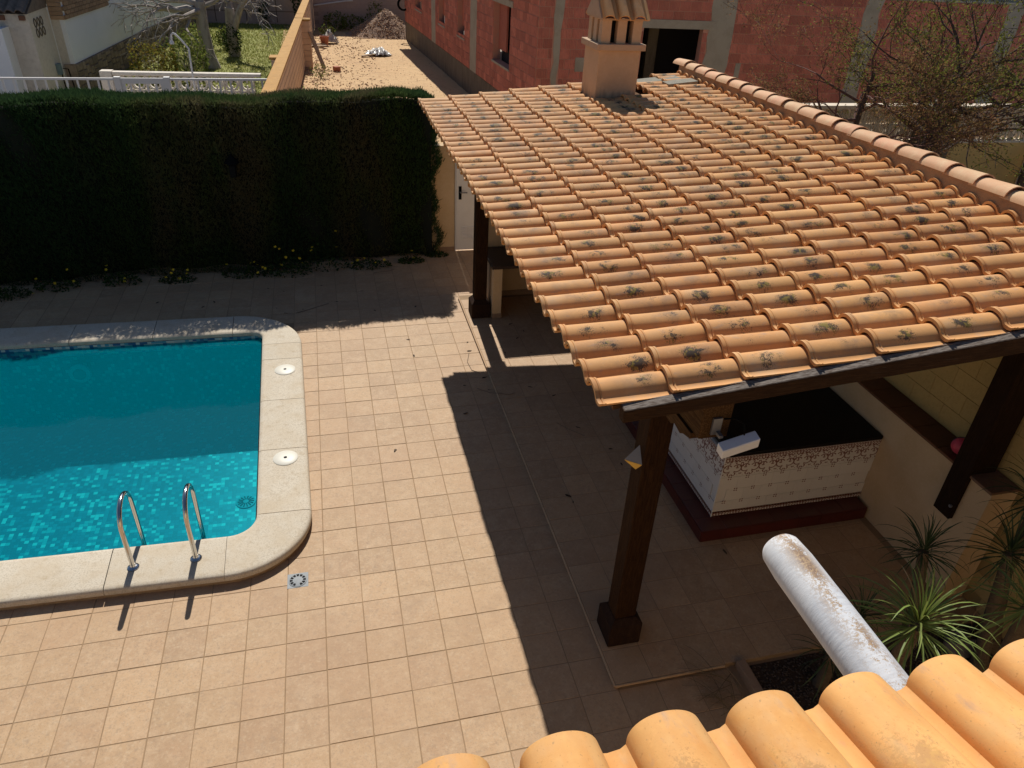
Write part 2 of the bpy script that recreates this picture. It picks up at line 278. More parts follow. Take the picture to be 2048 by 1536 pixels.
T.L.new(T.mix(T.math('MULTIPLY', g, .55), cr.outputs[0], (.006, .10, .13)), T.b.inputs['Base Color'])
# waterline band: blue, white and teal mosaic
MT['band'] = M('waterline_mosaic', (.3, .4, .45), .35, spec=.4)
T = NT(MT['band']); at = T.n('Attribute', attribute_name='mos')
sn = T.n('VectorMath', operation='SNAP'); T.L.new(at.outputs['Vector'], sn.inputs[0]); sn.inputs[1].default_value = (.05, .05, .033)
wh = T.n('TexWhiteNoise', noise_dimensions='3D'); T.L.new(sn.outputs[0], wh.inputs[0])
cr = T.n('ValToRGB'); cr.color_ramp.interpolation = 'CONSTANT'; E = cr.color_ramp.elements
E[0].color = (.03, .12, .26, 1); E[1].position = .25; E[1].color = (.45, .55, .52, 1)
for p, c in ((.5, (.10, .33, .42, 1)), (.75, (.62, .62, .54, 1))):
    e = E.new(p); e.color = c
T.L.new(wh.outputs[0], cr.inputs[0]); T.L.new(cr.outputs[0], T.b.inputs['Base Color'])
# water: tinted clear surface with a Fresnel reflection
mw = bpy.data.materials.new('pool_water'); mw.use_nodes = True; nt = mw.node_tree; nt.nodes.remove(nt.nodes['Principled BSDF'])
tr = nt.nodes.new('ShaderNodeBsdfTransparent'); tr.inputs[0].default_value = (.20, .78, .84, 1)
gl = nt.nodes.new('ShaderNodeBsdfGlossy'); gl.inputs['Roughness'].default_value = .03
fr = nt.nodes.new('ShaderNodeFresnel'); fr.inputs[0].default_value = 1.24
mx = nt.nodes.new('ShaderNodeMixShader'); no = nt.nodes.new('ShaderNodeTexNoise'); no.inputs['Scale'].default_value = 7; no.inputs['Detail'].default_value = 3
bp = nt.nodes.new('ShaderNodeBump'); bp.inputs['Strength'].default_value = .12; bp.inputs['Distance'].default_value = .02
df = nt.nodes.new('ShaderNodeBsdfDiffuse'); df.inputs[0].default_value = (.0, .50, .66, 1); m0 = nt.nodes.new('ShaderNodeMixShader'); m0.inputs[0].default_value = .17   # light scattered back by the water itself
nt.links.new(tr.outputs[0], m0.inputs[1]); nt.links.new(df.outputs[0], m0.inputs[2])
for a, b in ((no.outputs[0], bp.inputs['Height']), (bp.outputs[0], gl.inputs['Normal']), (bp.outputs[0], fr.inputs['Normal']), (fr.outputs[0], mx.inputs[0]), (m0.outputs[0], mx.inputs[1]), (gl.outputs[0], mx.inputs[2]), (mx.outputs[0], nt.nodes['Material Output'].inputs[0])):
    nt.links.new(a, b)
MT['water'] = mw

# ---------------------------------------------------------------- mesh helpers
class MB:
    def __init__(s): s.v = []; s.f = []; s.m = []
    def add(s, vs, fs, mi=0):
        o = len(s.v); s.v += [tuple(v) for v in vs]; s.f += [tuple(i+o for i in f) for f in fs]; s.m += [mi]*len(fs)
        return s
    def box(s, a, b, mi=0, rz=0, bev=0.):
        (x0, y0, z0), (x1, y1, z1) = a, b
        if bev:                                    # chamfered top and vertical edges
            e = bev; r0 = [(x0, y0), (x1, y0), (x1, y1), (x0, y1)]
            vs = [(x, y, z0) for x, y in r0]+[(x, y, z1-e) for x, y in r0]+[(x0+e, y0+e, z1), (x1-e, y0+e, z1), (x1-e, y1-e, z1), (x0+e, y1-e, z1)]
            fs = [(3, 2, 1, 0), (8, 9, 10, 11)]+[(i, (i+1) % 4, 4+(i+1) % 4, 4+i) for i in range(4)]+[(4+i, 4+(i+1) % 4, 8+(i+1) % 4, 8+i) for i in range(4)]
        else:
            vs = [(x0, y0, z0), (x1, y0, z0), (x1, y1, z0), (x0, y1, z0), (x0, y0, z1), (x1, y0, z1), (x1, y1, z1), (x0, y1, z1)]
            fs = [(3, 2, 1, 0), (4, 5, 6, 7), (0, 1, 5, 4), (1, 2, 6, 5), (2, 3, 7, 6), (3, 0, 4, 7)]
        if rz:
            cx, cy = (x0+x1)/2, (y0+y1)/2
            vs = [(cx+(x-cx)*cos(rz)-(y-cy)*sin(rz), cy+(x-cx)*sin(rz)+(y-cy)*cos(rz), z) for x, y, z in vs]
        return s.add(vs, fs, mi)
    def tube(s, pts, r, n=8, mi=0, cap=True):
        pts = [Vector(p) for p in pts]; k = len(pts); rs = r if isinstance(r, (list, tuple)) else [r]*k
        rings = []; up = None
        for i in range(k):
            t = (pts[min(i+1, k-1)]-pts[max(i-1, 0)]).normalized()
            if up is None: up = t.orthogonal().normalized()
            up = (up-t*up.dot(t)); up = up.normalized() if up.length > 1e-6 else t.orthogonal().normalized()
            sd = t.cross(up); rings.append([pts[i]+(up*cos(2*pi*j/n)+sd*sin(2*pi*j/n))*rs[i] for j in range(n)])
        vs = [v for ring in rings for v in ring]
        fs = [(i*n+j, i*n+(j+1) % n, (i+1)*n+(j+1) % n, (i+1)*n+j) for i in range(k-1) for j in range(n)]
        if cap: fs += [tuple(range(n))[::-1], tuple((k-1)*n+j for j in range(n))]
        return s.add(vs, fs, mi)
    def lathe(s, prof, c=(0, 0, 0), n=16, mi=0):
        vs = [(c[0]+r*cos(2*pi*j/n), c[1]+r*sin(2*pi*j/n), c[2]+z) for r, z in prof for j in range(n)]
        fs = [(i*n+j, i*n+(j+1) % n, (i+1)*n+(j+1) % n, (i+1)*n+j) for i in range(len(prof)-1) for j in range(n)]
        fs += [tuple((len(prof)-1)*n+j for j in range(n)), tuple(range(n))[::-1]]
        return s.add(vs, fs, mi)
    def prism(s, poly, z0, z1, mi=0):              # poly (x,y) counter-clockwise
        n = len(poly)
        return s.add([(x, y, z0) for x, y in poly]+[(x, y, z1) for x, y in poly], [tuple(range(n))[::-1], tuple(range(n, 2*n))]+[(i, (i+1) % n, n+(i+1) % n, n+i) for i in range(n)], mi)
    def mesh(s, name, mats, smooth=False, center=True):
        c = Vector((0, 0, 0))
        if center:
            a = np.array(s.v, float); c = Vector((a.min(0)+a.max(0))/2)
        me = bpy.data.meshes.new(name); me.from_pydata([(v[0]-c.x, v[1]-c.y, v[2]-c.z) for v in s.v], [], s.f)
        for m in (mats if isinstance(mats, (list, tuple)) else [mats]): me.materials.append(m)
        if any(s.m): me.polygons.foreach_set('material_index', s.m)
        if smooth:
            me.polygons.foreach_set('use_smooth', [True]*len(me.polygons)); me.set_sharp_from_angle(angle=radians(smooth if smooth is not True else 40))
        me.update(); return me, c
WL = {}
def link(o, parent=None, wl=None):
    COL.objects.link(o)
    if parent is not None: o.parent = parent
    return o
def empty(name, label, cat, loc=(0, 0, 0), rz=0., group=None):
    o = bpy.data.objects.new(name, None); o.empty_display_size = .1; COL.objects.link(o); o.location = loc; o.rotation_euler = (0, 0, rz)
    o['label'] = label; o['category'] = cat
    if group: o['group'] = group
    WL[o.name] = Vector(loc); return o
def tag(o, label, cat, group=None):
    o['label'] = label; o['category'] = cat
    if group: o['group'] = group
    return o
def part(name, mb, mat, parent=None, smooth=False, world=True, kind=None, label=None, bevel=0.):
    """one mesh object; coordinates in the builder are world (world=True) or local to the parent"""
    me, c = mb.mesh(name, mat, smooth); o = bpy.data.objects.new(name, me); COL.objects.link(o)
    off = Vector((0, 0, 0))
    if parent is not None:
        o.parent = parent
        if world: off = WL[parent.name]
    o.location = c-off; WL[o.name] = c.copy() if world else None
    if kind: o['kind'] = kind
    if label: o['label'] = label
    if bevel:
        b = o.modifiers.new('bevel', 'BEVEL'); b.width = bevel; b.segments = 2; b.limit_method = 'ANGLE'
    return o
def inst(name, me, parent, loc, rot=(0, 0, 0), scale=None):
    o = bpy.data.objects.new(name, me); COL.objects.link(o); o.parent = parent; o.location = loc; o.rotation_euler = rot
    if scale: o.scale = scale if isinstance(scale, (tuple, list)) else (scale,)*3
    return o
def npmesh(name, V, F, mat, attr=None):
    me = bpy.data.meshes.new(name); V = np.asarray(V, np.float32); F = np.asarray(F, np.int32); k = F.shape[1]
    me.vertices.add(len(V)); me.vertices.foreach_set('co', V.ravel()); me.loops.add(F.size); me.loops.foreach_set('vertex_index', F.ravel())
    me.polygons.add(len(F)); me.polygons.foreach_set('loop_start', np.arange(0, F.size, k, dtype=np.int32))
    me.materials.append(mat); me.update(calc_edges=True); return me
def obj(name, me, parent=None, loc=(0, 0, 0), kind=None):
    o = bpy.data.objects.new(name, me); COL.objects.link(o); o.location = loc
    if parent is not None: o.parent = parent
    if kind: o['kind'] = kind
    WL[o.name] = Vector(loc); return o
def blades(P, D, Ln, W, up=(0, 0, 1), tip=.25):
    """quads: base P, direction D, length, width, narrowing to the tip"""
    P = np.asarray(P, float); D = np.asarray(D, float); D = D/np.linalg.norm(D, axis=1)[:, None]
    R = rng.normal(size=P.shape); S = np.cross(D, R); S /= np.linalg.norm(S, axis=1)[:, None]+1e-9
    a = P-S*W[:, None]/2; b = P+S*W[:, None]/2; e = P+D*Ln[:, None]
    c = e+S*(W*tip)[:, None]/2; d = e-S*(W*tip)[:, None]/2
    V = np.stack([a, b, c, d], 1).reshape(-1, 3); F = np.arange(len(V)).reshape(-1, 4); return V, F
def leaves(P, size, norm_bias=(0, 0, .6)):
    """small rhombic leaf faces at random tilt"""
    n = len(P); Nn = rng.normal(size=(n, 3))+np.array(norm_bias); Nn /= np.linalg.norm(Nn, axis=1)[:, None]
    A = np.cross(Nn, rng.normal(size=(n, 3))); A /= np.linalg.norm(A, axis=1)[:, None]; B = np.cross(Nn, A)
    s = (size*rng.uniform(.6, 1.3, n))[:, None] if np.isscalar(size) else size[:, None]
    V = np.stack([P-A*s*.5, P+B*s*.28, P+A*s*.5, P-B*s*.28], 1).reshape(-1, 3); return V, np.arange(4*n).reshape(-1, 4)
def structure(name, mb, mat, smooth=False):
    o = part(name, mb, mat, None, smooth); o['kind'] = 'structure'; return o

# ================================================================ SETTING: ground, patio, terrace
PO = (-.078, .422)                                 # pool outer corner, pool axes slightly off the tile grid
def pool(u, v, z=0.): return (PO[0]+u-.0295*v, PO[1]-.028*u+v, z)
PU, PV, PW = -7.5, 5.31, .54                       # extent to the left, depth away from the camera, coping width
gx0, gx1, gy0, gy1 = -60., 70., -14., 90.
def ring_ground(z, x0, x1, y0, y1, hx0, hx1, hy0, hy1, mb):
    for a, b, c, d in ((x0, hx0, y0, y1), (hx1, x1, y0, y1), (hx0, hx1, y0, hy0), (hx0, hx1, hy1, y1)):
        mb.add([(a, c, z), (b, c, z), (b, d, z), (a, d, z)], [(0, 1, 2, 3)])
    return mb
structure('ground', ring_ground(-.05, gx0, gx1, gy0, gy1, -7.9, -.45, .75, 5.5, MB()), MT['pave'])
patio = structure('patio', ring_ground(.0035, -9., 9., -4.2, 8.3, -7.9, -.40, .70, 5.55, MB()), MT['grout'])
T_ = .33
def tile_mesh(name, w, d, h, e, mat):
    mb = MB().box((-w/2, -d/2, -h), (w/2, d/2, 0), 0, 0, e); return mb.mesh(name, mat, False, False)[0]
tm = tile_mesh('floor_tile', T_-.006, T_-.006, .012, .0022, MT['patio'])
spots = []
for c in range(-26, 18):
    for r in range(-12, 25):
        x, y = (c+.5)*T_, (r+.5)*T_
        if y > 8.1 or x > 5.9: continue
        u = x-PO[0]+.0295*(y-PO[1]); v = y-PO[1]+.028*u
        if u < -.26 and .26 < v < PV-.26: continue
        if 2.32 < x < 5.7 and -1.2 < y < 6.1: continue
        if x > 3.25 and y < -1.25: continue
        spots.append((x, y))
camv = Vector(cam.location)
def in_view(x, y, z=0, m=.06):
    q = Rm.transposed() @ (Vector((x, y, z))-camv)
    if q.z > -.1: return None
    px = .5+q.x/-q.z*1458.11/2048; py = .5-q.y/-q.z*1458.11/1536
    return (px, py) if -m < px < 1+m and -m < py < 1+m else None
vis = [s for s in spots if in_view(*s)]; hid = [s for s in spots if not in_view(*s)]
vis.sort(key=lambda s: (s[0]-camv.x)**2+(s[1]-camv.y)**2)
def jit(): return (random.gauss(0, .0022), random.gauss(0, .0022), random.gauss(0, .002))
for x, y in vis[:300]:
    inst('floor_tile', tm, patio, Vector((x+random.gauss(0, .0008), y+random.gauss(0, .0008), .006+random.gauss(0, .0006)))-WL[patio.name], jit())
mb = MB()
for x, y in vis[300:]+hid:
    mb.box((x-T_/2+.003, y-T_/2+.003, -.004), (x+T_/2-.003, y+T_/2-.003, .006+random.gauss(0, .0006)), 0, 0, .0025)
part('floor_tile', mb, MT['patio'], patio, kind='stuff')
# terrace under the pergola: one low step up
TZ = .05
terr = structure('terrace', MB().box((2.285, -1.30, -.02), (5.7, 6.12, TZ-.0045)), MT['grout'])
tspots = [((c+.5)*T_+2.29, (r+.5)*T_-1.30) for c in range(10) for r in range(23)]
for x, y in tspots:
    if x > 5.68 or y > 6.1: continue
    inst('floor_tile', tm, terr, Vector((x, y, TZ-.002+random.gauss(0, .0006)))-WL[terr.name], jit())
nose = MB().tube([(2.281, -1.31, TZ-.013), (2.281, 6.1, TZ-.013)], .012, 8); part('step_nosing', nose, MT['patio'], terr)
nose = MB().tube([(2.281, -1.31, TZ-.013), (3.27, -1.31, TZ-.013)], .012, 8); part('step_nosing', nose, MT['patio'], terr)
# earth lot beyond the hedge and lawn of the neighbour
def bumpy(name, x0, x1, y0, y1, nx, ny, z, amp, mat, kind='structure'):
    X, Y = np.meshgrid(np.linspace(x0, x1, nx), np.linspace(y0, y1, ny)); Z = z+amp*(np.sin(X*1.7+Y*.6)*.4+np.sin(Y*2.3-X)*.3+rng.normal(size=X.shape)*.35)
    V = np.stack([X, Y, Z], -1).reshape(-1, 3); i = np.arange((ny-1)*nx).reshape(ny-1, nx)[:, :-1].ravel()
    me = npmesh(name, V, np.stack([i, i+1, i+nx+1, i+nx], 1), mat); me.polygons.foreach_set('use_smooth', [True]*len(me.polygons)); o = obj(name, me); o['kind'] = kind; return o
bumpy('dirt_lot', -1.2, 8., 9.3, 41., 60, 200, -.01, .018, MT['dirt'])
bumpy('lawn', -7.2, .3, 19.2, 41.5, 30, 80, -.02, .012, MT['lawn'])
structure('soil', MB().add([(6.1, -4, -.02), (20, -4, -.02), (20, 9, -.02), (6.1, 9, -.02)], [(0, 1, 2, 3)]), MT['yard'])  # unseen ground, kept pale as a reflector for the lattice wall

# ================================================================ POOL
pl = empty('swimming_pool', 'swimming pool lined with turquoise mosaic and edged with pale stone coping', 'swimming pool', (-3.5, 3.2, 0))
def cop_section(outr, innr):
    """outr/innr: matching lists of (u,v); returns a builder for one coping piece with rounded edges"""
    mb = MB(); prof = [(1.0, .055), (1.0, .085), (.985, .105), (.955, .117), (.90, .12), (.10, .12), (.05, .116), (.012, .10), (0., .075), (0., .055)]
    n = len(outr); k = len(prof); vs = []
    for (a, b) in zip(outr, innr):
        for t, z in prof:
            vs.append(pool(b[0]+(a[0]-b[0])*t, b[1]+(a[1]-b[1])*t, z))
    fs = [(i*k+j, i*k+(j+1) % k, (i+1)*k+(j+1) % k, (i+1)*k+j) for i in range(n-1) for j in range(k)]
    fs += [tuple(range(k))[::-1], tuple((n-1)*k+j for j in range(k))]
    mb.add(vs, fs); return mb
def ln(a, b, n=2): return [(a[0]+(b[0]-a[0])*i/(n-1), a[1]+(b[1]-a[1])*i/(n-1)) for i in range(n)]
def arc(c, r, a0, a1, n=14): return [(c[0]+r*cos(a0+(a1-a0)*i/(n-1)), c[1]+r*sin(a0+(a1-a0)*i/(n-1))) for i in range(n)]
G = .004
cop_out = []                                       # collects outer boundary
def stone(o, i_, lab=None):
    part('coping_stone', cop_section(o, i_), MT['coping'], pl, 35, label=lab)
vj = [.80, 1.87, 2.90, 3.92, 4.36]
for a, b in zip(vj[:-1], vj[1:]): stone(ln((0, a+G), (0, b-G)), ln((-PW, a+G), (-PW, b-G)))
uj = [-.80, -1.82, -2.86, -3.9, -4.94, -5.98, -7.0]
for a, b in zip(uj[:-1], uj[1:]): stone(ln((a-G, 0), (b+G, 0))[::-1], ln((a-G, PW+.01), (b+G, PW+.01))[::-1])
uf = [-.95, -2.02, -3.1, -4.17, -5.2, -6.3, -7.0]
for a, b in zip(uf[:-1], uf[1:]): stone(ln((a-G, PV), (b+G, PV)), ln((a-G, PV-PW-.01), (b+G, PV-PW-.01)))
# near right corner: outer radius .8, inner radius .27
n = 22
oc = arc((-.80, .80), .80, 0, -pi/2, n)
ri = .26; ic = [(-PW, .80-(.80-PW-.01-ri)*i/4) for i in range(5)]+arc((-PW-ri, PW+.01+ri), ri, 0, -pi/2, n-6)[0:]
ic = ic+[(-.80, PW+.01)]
ic = ic[:n] if len(ic) >= n else ic+[ic[-1]]*(n-len(ic))
oc[0] = (0, .80-G); ic[0] = (-PW, .80-G)
stone(oc[::-1], ic[::-1])
oc2 = [(0, 4.36+G)]+arc((-.93, PV-.93), .93, 0, pi/2, n-2)+[(-.95+G, PV)]
ri = .17; ic2 = [(-PW, 4.36+(PV-PW-.01-ri-4.36)*i/4) for i in range(5)]+arc((-PW-ri, PV-PW-.01-ri), ri, 0, pi/2, n-6)+[(-.95+G, PV-PW-.01)]
stone(oc2, ic2[:n])
# riser below the coping
ro = [(-.02, 4.36)]+[(-.02, .80)]+arc((-.80, .80), .78, 0, -pi/2, 18)+[(-7.0, .02)]
mb = MB(); vs = []
for (u, v) in ro: vs += [pool(u, v, -.02), pool(u, v, .056)]
mb.add(vs, [(2*i, 2*i+1, 2*i+3, 2*i+2) for i in range(len(ro)-1)]); ro2 = arc((-.93, PV-.93), .91, 0, pi/2, 14)+[(-7., PV-.02)]; vs = []
ro2 = [(-.02, 4.36)]+ro2
for (u, v) in ro2: vs += [pool(u, v, -.02), pool(u, v, .056)]
mb.add(vs, [(2*i, 2*i+2, 2*i+3, 2*i+1) for i in range(len(ro2)-1)]); part('coping_riser', mb, MT['coping_riser'], pl)
for a in vj: part('coping_joint', MB().box((pool(-PW+.02, a)[0], pool(0, a)[1]-.006, .06), (pool(-.02, a)[0], pool(0, a)[1]+.006, .113)), MT['joint'], pl)
# basin: floor and walls with the mosaic coordinates stored per vertex
DEPTH = -1.15; iu, iv0, iv1 = -PW-.012, PW+.02, PV-PW-.02
def basin(name, quads, mat):
    V = []; A = []; F = []
    for q in quads:
        o = len(V); V += [p[0] for p in q]; A += [p[1] for p in q]; F.append((o, o+1, o+2, o+3))
    me = bpy.data.meshes.new(name); me.from_pydata([(p[0]+3.5, p[1]-3.2, p[2]) for p in V], [], F); me.materials.append(mat)
    at = me.attributes.new('mos', 'FLOAT_VECTOR', 'POINT'); at.data.foreach_set('vector', np.array(A, np.float32).ravel()); me.update()
    return obj(name, me, pl)
def q4(pts, am): return [(pool(*p), am(*p)) for p in pts]
e1, e2 = .013, .017
quads = [q4([(PU, iv0, DEPTH), (iu, iv0, DEPTH), (iu, iv1, DEPTH), (PU, iv1, DEPTH)], lambda u, v, z: (u, v, e1)),
         q4([(PU, iv1, DEPTH), (iu, iv1, DEPTH), (iu, iv1, -.10), (PU, iv1, -.10)], lambda u, v, z: (u, z+e2, e1)),
         q4([(iu, iv0, DEPTH), (PU, iv0, DEPTH), (PU, iv0, -.10), (iu, iv0, -.10)], lambda u, v, z: (u, z+e2, e1)),
         q4([(iu, iv1, DEPTH), (iu, iv0, DEPTH), (iu, iv0, -.10), (iu, iv1, -.10)], lambda u, v, z: (v, z+e2, e1)),
         q4([(PU, iv0, DEPTH), (PU, iv1, DEPTH), (PU, iv1, -.10), (PU, iv0, -.10)], lambda u, v, z: (v, z+e2, e1))]
basin('basin', quads, MT['mosaic'])
quads = [q4([(PU, iv1, -.10), (iu, iv1, -.10), (iu, iv1, .056), (PU, iv1, .056)], lambda u, v, z: (u, .01, z+e1)),
         q4([(iu, iv0, -.10), (PU, iv0, -.10), (PU, iv0, .056), (iu, iv0, .056)], lambda u, v, z: (u, .01, z+e1)),
         q4([(iu, iv1, -.10), (iu, iv0, -.10), (iu, iv0, .056), (iu, iv1, .056)], lambda u, v, z: (v, .01, z+e1))]
basin('waterline_band', quads, MT['band'])
# backing of the coping over the basin edge (soil under the stones)
for nm, c, r in (('inlet_cover', (-.415, 4.05), .135), ('inlet_cover', (-.372, 2.12), .135)):
    mb = MB().lathe([(r, .12), (r, .124), (r*.93, .129), (r*.35, .131), (.022, .1315)], (c[0], c[1], 0), 28)
    o = part(nm, mb, MT['plastic_white'], pl, 30); part('hole', MB().lathe([(.019, .1312), (.019, .1325)], (c[0], c[1], 0), 12), MT['dark_slot'], o)
lx, ly, lz = -3.22, 5.10-.02, -.28
mb = MB(); nn = 20
def disc_y(mb, x, y, z, r0, r1, d, mi=0):
    vs = [(x+r*cos(2*pi*j/nn), yy, z+r*sin(2*pi*j/nn)) for r, yy in ((r0, y), (r0, y-d), (r1, y-d*1.2)) for j in range(nn)]
    mb.add(vs, [(i*nn+j, (i+1)*nn+j, (i+1)*nn+(j+1) % nn, i*nn+(j+1) % nn) for i in range(2) for j in range(nn)]+[tuple(2*nn+j for j in range(nn))], mi)
disc_y(mb, lx, ly, lz, .14, .13, .03)
o = part('pool_light', mb, M('light_rim', (.16, .58, .55), .4), pl, 30)
mb = MB(); disc_y(mb, lx, ly-.034, lz, .085, .07, .01); part('lens', mb, M('light_lens', (.02, .16, .17), .3), o, 30)
mb = MB().lathe([(.12, DEPTH), (.12, DEPTH+.012), (.02, DEPTH+.02)], (-1.02, 2.95, 0), 24)
o = part('basin_drain', mb, M('drain_teal', (.05, .30, .33), .5), pl, 30)
mb = MB()
for k in range(14):
    a = 2*pi*k/14; mb.box((-1.02+.035, 2.95-.006, DEPTH+.015), (-1.02+.1, 2.95+.006, DEPTH+.021)); 
    for i in range(-8, 0):
        x, y, z = mb.v[i]; dx, dy = x+1.02, y-2.95; mb.v[i] = (-1.02+dx*cos(a)-dy*sin(a), 2.95+dx*sin(a)+dy*cos(a), z)
part('slot', mb, MT['dark_slot'], o)
wm = MB(); nx, ny = 2, 2
wm.add([pool(PU, iv0, .015), pool(iu, iv0, .015), pool(iu, iv1, .015), pool(PU, iv1, .015)], [(0, 1, 2, 3)])
structure('water', wm, MT['water'])
# ladder hand rails
lad = empty('pool_ladder', 'pool ladder of two bent stainless steel handrails on the near coping', 'pool ladder', (-1.42, .72, .12))
for x, dy in ((-1.69, 0), (-1.15, .01)):
    pts = [(x, .715+dy, .12), (x, .715+dy, .30), (x, .715+dy, .54)]+[(x, .925+dy-.21*cos(a), .56+.21*sin(a)) for a in np.linspace(.1, pi-.1, 14)]+[(x, 1.135+dy, .5), (x, 1.135+dy, .2), (x, 1.135+dy, -.5)]
    o = part('handrail', MB().tube(pts, .0215, 14), MT['steel'], lad, 60)
    part('flange', MB().lathe([(.052, .12), (.052, .127), (.040, .138), (.026, .142), (.0225, .16)], (x, .715+dy, 0), 20), MT['steel'], o, 35)
part('ladder_step', MB().box((-1.69, 1.12, -.32), (-1.15, 1.2, -.29)), MT['steel'], lad)
# patio drain
fd = empty('floor_drain', 'square grey floor drain with a round slotted grate in the patio tiles', 'drain', (-.24, .375, 0))
mb = MB().box((-.335, .285, -.004), (-.145, .465, .008), 0, 0, .002); part('frame', mb, MT['plastic_grey'], fd)
mb = MB().lathe([(.083, .008), (.083, .011), (.078, .013), (.01, .0135)], (-.24, .375, 0), 32); o = part('grate', mb, MT['plastic_grey'], fd, 30)
mb = MB()
for k in range(12):
    if k in (9,): continue
    a = 2*pi*k/12; vs = []
    for r, w_ in ((.046, .008), (.072, .014)):
        for sgn in (-1, 1): vs.append((-.24+r*cos(a)-sgn*w_*sin(a), .375+r*sin(a)+sgn*w_*cos(a), .0142))
    mb.add(vs, [(0, 2, 3, 1)])
part('slot', mb, MT['dark_slot'], o)

# ================================================================ PERGOLA with tiled roof
EX, EZ, SL = 1.735, 2.975, .10                     # eave x, roof surface height there, slope
RY0, RY1 = -1.50, 6.52
def rz_(x): return EZ+SL*(x-EX)
pg = empty('pergola', 'open timber pergola with a clay tiled roof beside the pool', 'pergola', (3.8, 2.5, TZ))
NC = 36; HH = .064; PITCH = (RY1-RY0-.01)/NC; ROW = .448
def s_tile(name, pitch, length, h, mat, lip=.009, nx=1, n1=9, fg=False, thick=.013, seed=0):
    """S profile clay tile: x along the fall (0 = lower end), y across: hump at +y, pan at -y"""
    ph = []; hw = pitch*(.74 if fg else .72)
    y0 = -pitch/2-.012
    ph.append((y0, .012)); ph.append((y0+.012, .004)); ph.append((y0+.03, 0.)); ph.append((pitch/2-hw-.012, .004)); ph.append((pitch/2-hw, .013))
    c = pitch/2-hw/2
    if fg:
        for i in range(n1):
            a = pi*(.94-.88*i/(n1-1)); ph.append((c+hw/2*cos(a)*1.0, .012+(h-.012)*sin(a)**.85))
    else:                                           # long soft slope on the pan side, rounder far side
        ph.pop(); yn, yc = pitch/2-hw, pitch/2-.43*hw
        for i in range(1, 7):
            u = i/6; ph.append((yn+(yc-yn)*(1-cos(u*pi/2))**.85, .004+(h-.004)*sin(u*pi/2)**.92))
        for i in range(1, 6):
            v = i/5.4; ph.append((yc+(pitch/2-yc)*v, .006+(h-.006)*sqrt(max(0, 1-v*v))))
        c = yc-.01
    ph.append((pitch/2+.004, .006))
    k = len(ph); xs = [(0., lip), (.020, lip), (.0215, lip*.35), (.026, lip*.35), (.030, lip*.9), (.040, lip*.9), (.0415, 0)]
    if not lip: xs = [(0., 0.)]
    xs += [(length*t, 0.) for t in ((.5, 1.) if nx == 1 else np.linspace(.2, 1, nx))]
    V = []; TL = []
    for x, o in xs:
        for y, z in ph: V.append((x, y*(1+o*1.2/pitch), z+o)); TL.append((x, y-c, 0))
    m0 = len(V)
    for x, o in xs:
        for y, z in ph: V.append((x, y*.985, z-thick)); TL.append((x, y-c, 0))
    F = []; nxs = len(xs)
    for i in range(nxs-1):
        for j in range(k-1):
            a = i*k+j; F.append((a, a+k, a+k+1, a+1)); F.append((m0+a, m0+a+1, m0+a+k+1, m0+a+k))
    for j in range(k-1): F.append((j, j+1, m0+j+1, m0+j)); a = (nxs-1)*k+j; F.append((a+1, a, m0+a, m0+a+1))
    for i in range(nxs-1):
        F.append((i*k, m0+i*k, m0+(i+1)*k, (i+1)*k)); a = i*k+k-1; F.append((a, a+k, m0+a+k, m0+a))
    me = bpy.data.meshes.new(name); me.from_pydata(V, [], [f[::-1] for f in F]); me.materials.append(mat)
    at = me.attributes.new('tl', 'FLOAT_VECTOR', 'POINT'); at.data.foreach_set('vector', np.array(TL, np.float32).ravel())
    me.polygons.foreach_set('use_smooth', [True]*len(me.polygons)); me.set_sharp_from_angle(angle=radians(42)); me.update(); return me
t_full = s_tile('roof_tile', PITCH, ROW+.05, HH, MT['roof'])
t_short = s_tile('roof_tile_end', PITCH, .13, HH, MT['roof'])
dz = .029
tiles = []
for j in range(NC):
    y = RY0+.005+PITCH*(j+.5)
    for i in range(10):
        x = EX+ROW*i
        if i < 9 and 4.0 < x+.22 < 4.75 and 5.45 < y < 6.1: continue       # the chimney stands here
        if i in (7, 8) and y > 6.0 and i == 7 or (i == 8 and 5.7 < y < 5.95): continue   # tiles missing, mortar patch instead
        tiles.append((x, y, i))
tiles.sort(key=lambda t: (t[0]-camv.x)**2+(t[1]-camv.y)**2+(rz_(t[0])-camv.z)**2)
ang = -math.atan(SL)+dz/ROW
base = WL[pg.name]
rest = []
for k, (x, y, i) in enumerate(tiles):
    rot = (random.gauss(0, .012), ang+random.gauss(0, .006), random.gauss(0, .013)); p = Vector((x+random.gauss(0, .006), y+random.gauss(0, .002), rz_(x)+dz+random.gauss(0, .0015)))
    if i == 0 and j: pass
    me = t_short if i == 9 else t_full
    if k < 300: inst('roof_tile', me, pg, p-base, rot)
    else: rest.append((me, p, rot))
V = []; F = []; TL = []
for me, p, rot in rest:
    o = len(V); R3 = Euler(rot).to_matrix()
    V += [tuple(R3 @ v.co+p-base) for v in me.vertices]; F += [tuple(i+o for i in f.vertices) for f in me.polygons]
    TL += [tuple(a.vector) for a in me.attributes['tl'].data]
me = bpy.data.meshes.new('roof_tile'); me.from_pydata(V, [], F); me.materials.append(MT['roof'])
at = me.attributes.new('tl', 'FLOAT_VECTOR', 'POINT'); at.data.foreach_set('vector', np.array(TL, np.float32).ravel())
me.polygons.foreach_set('use_smooth', [True]*len(F)); me.set_sharp_from_angle(angle=radians(42)); me.update()
o = bpy.data.objects.new('roof_tile', me); COL.objects.link(o); o.parent = pg; o['kind'] = 'stuff'
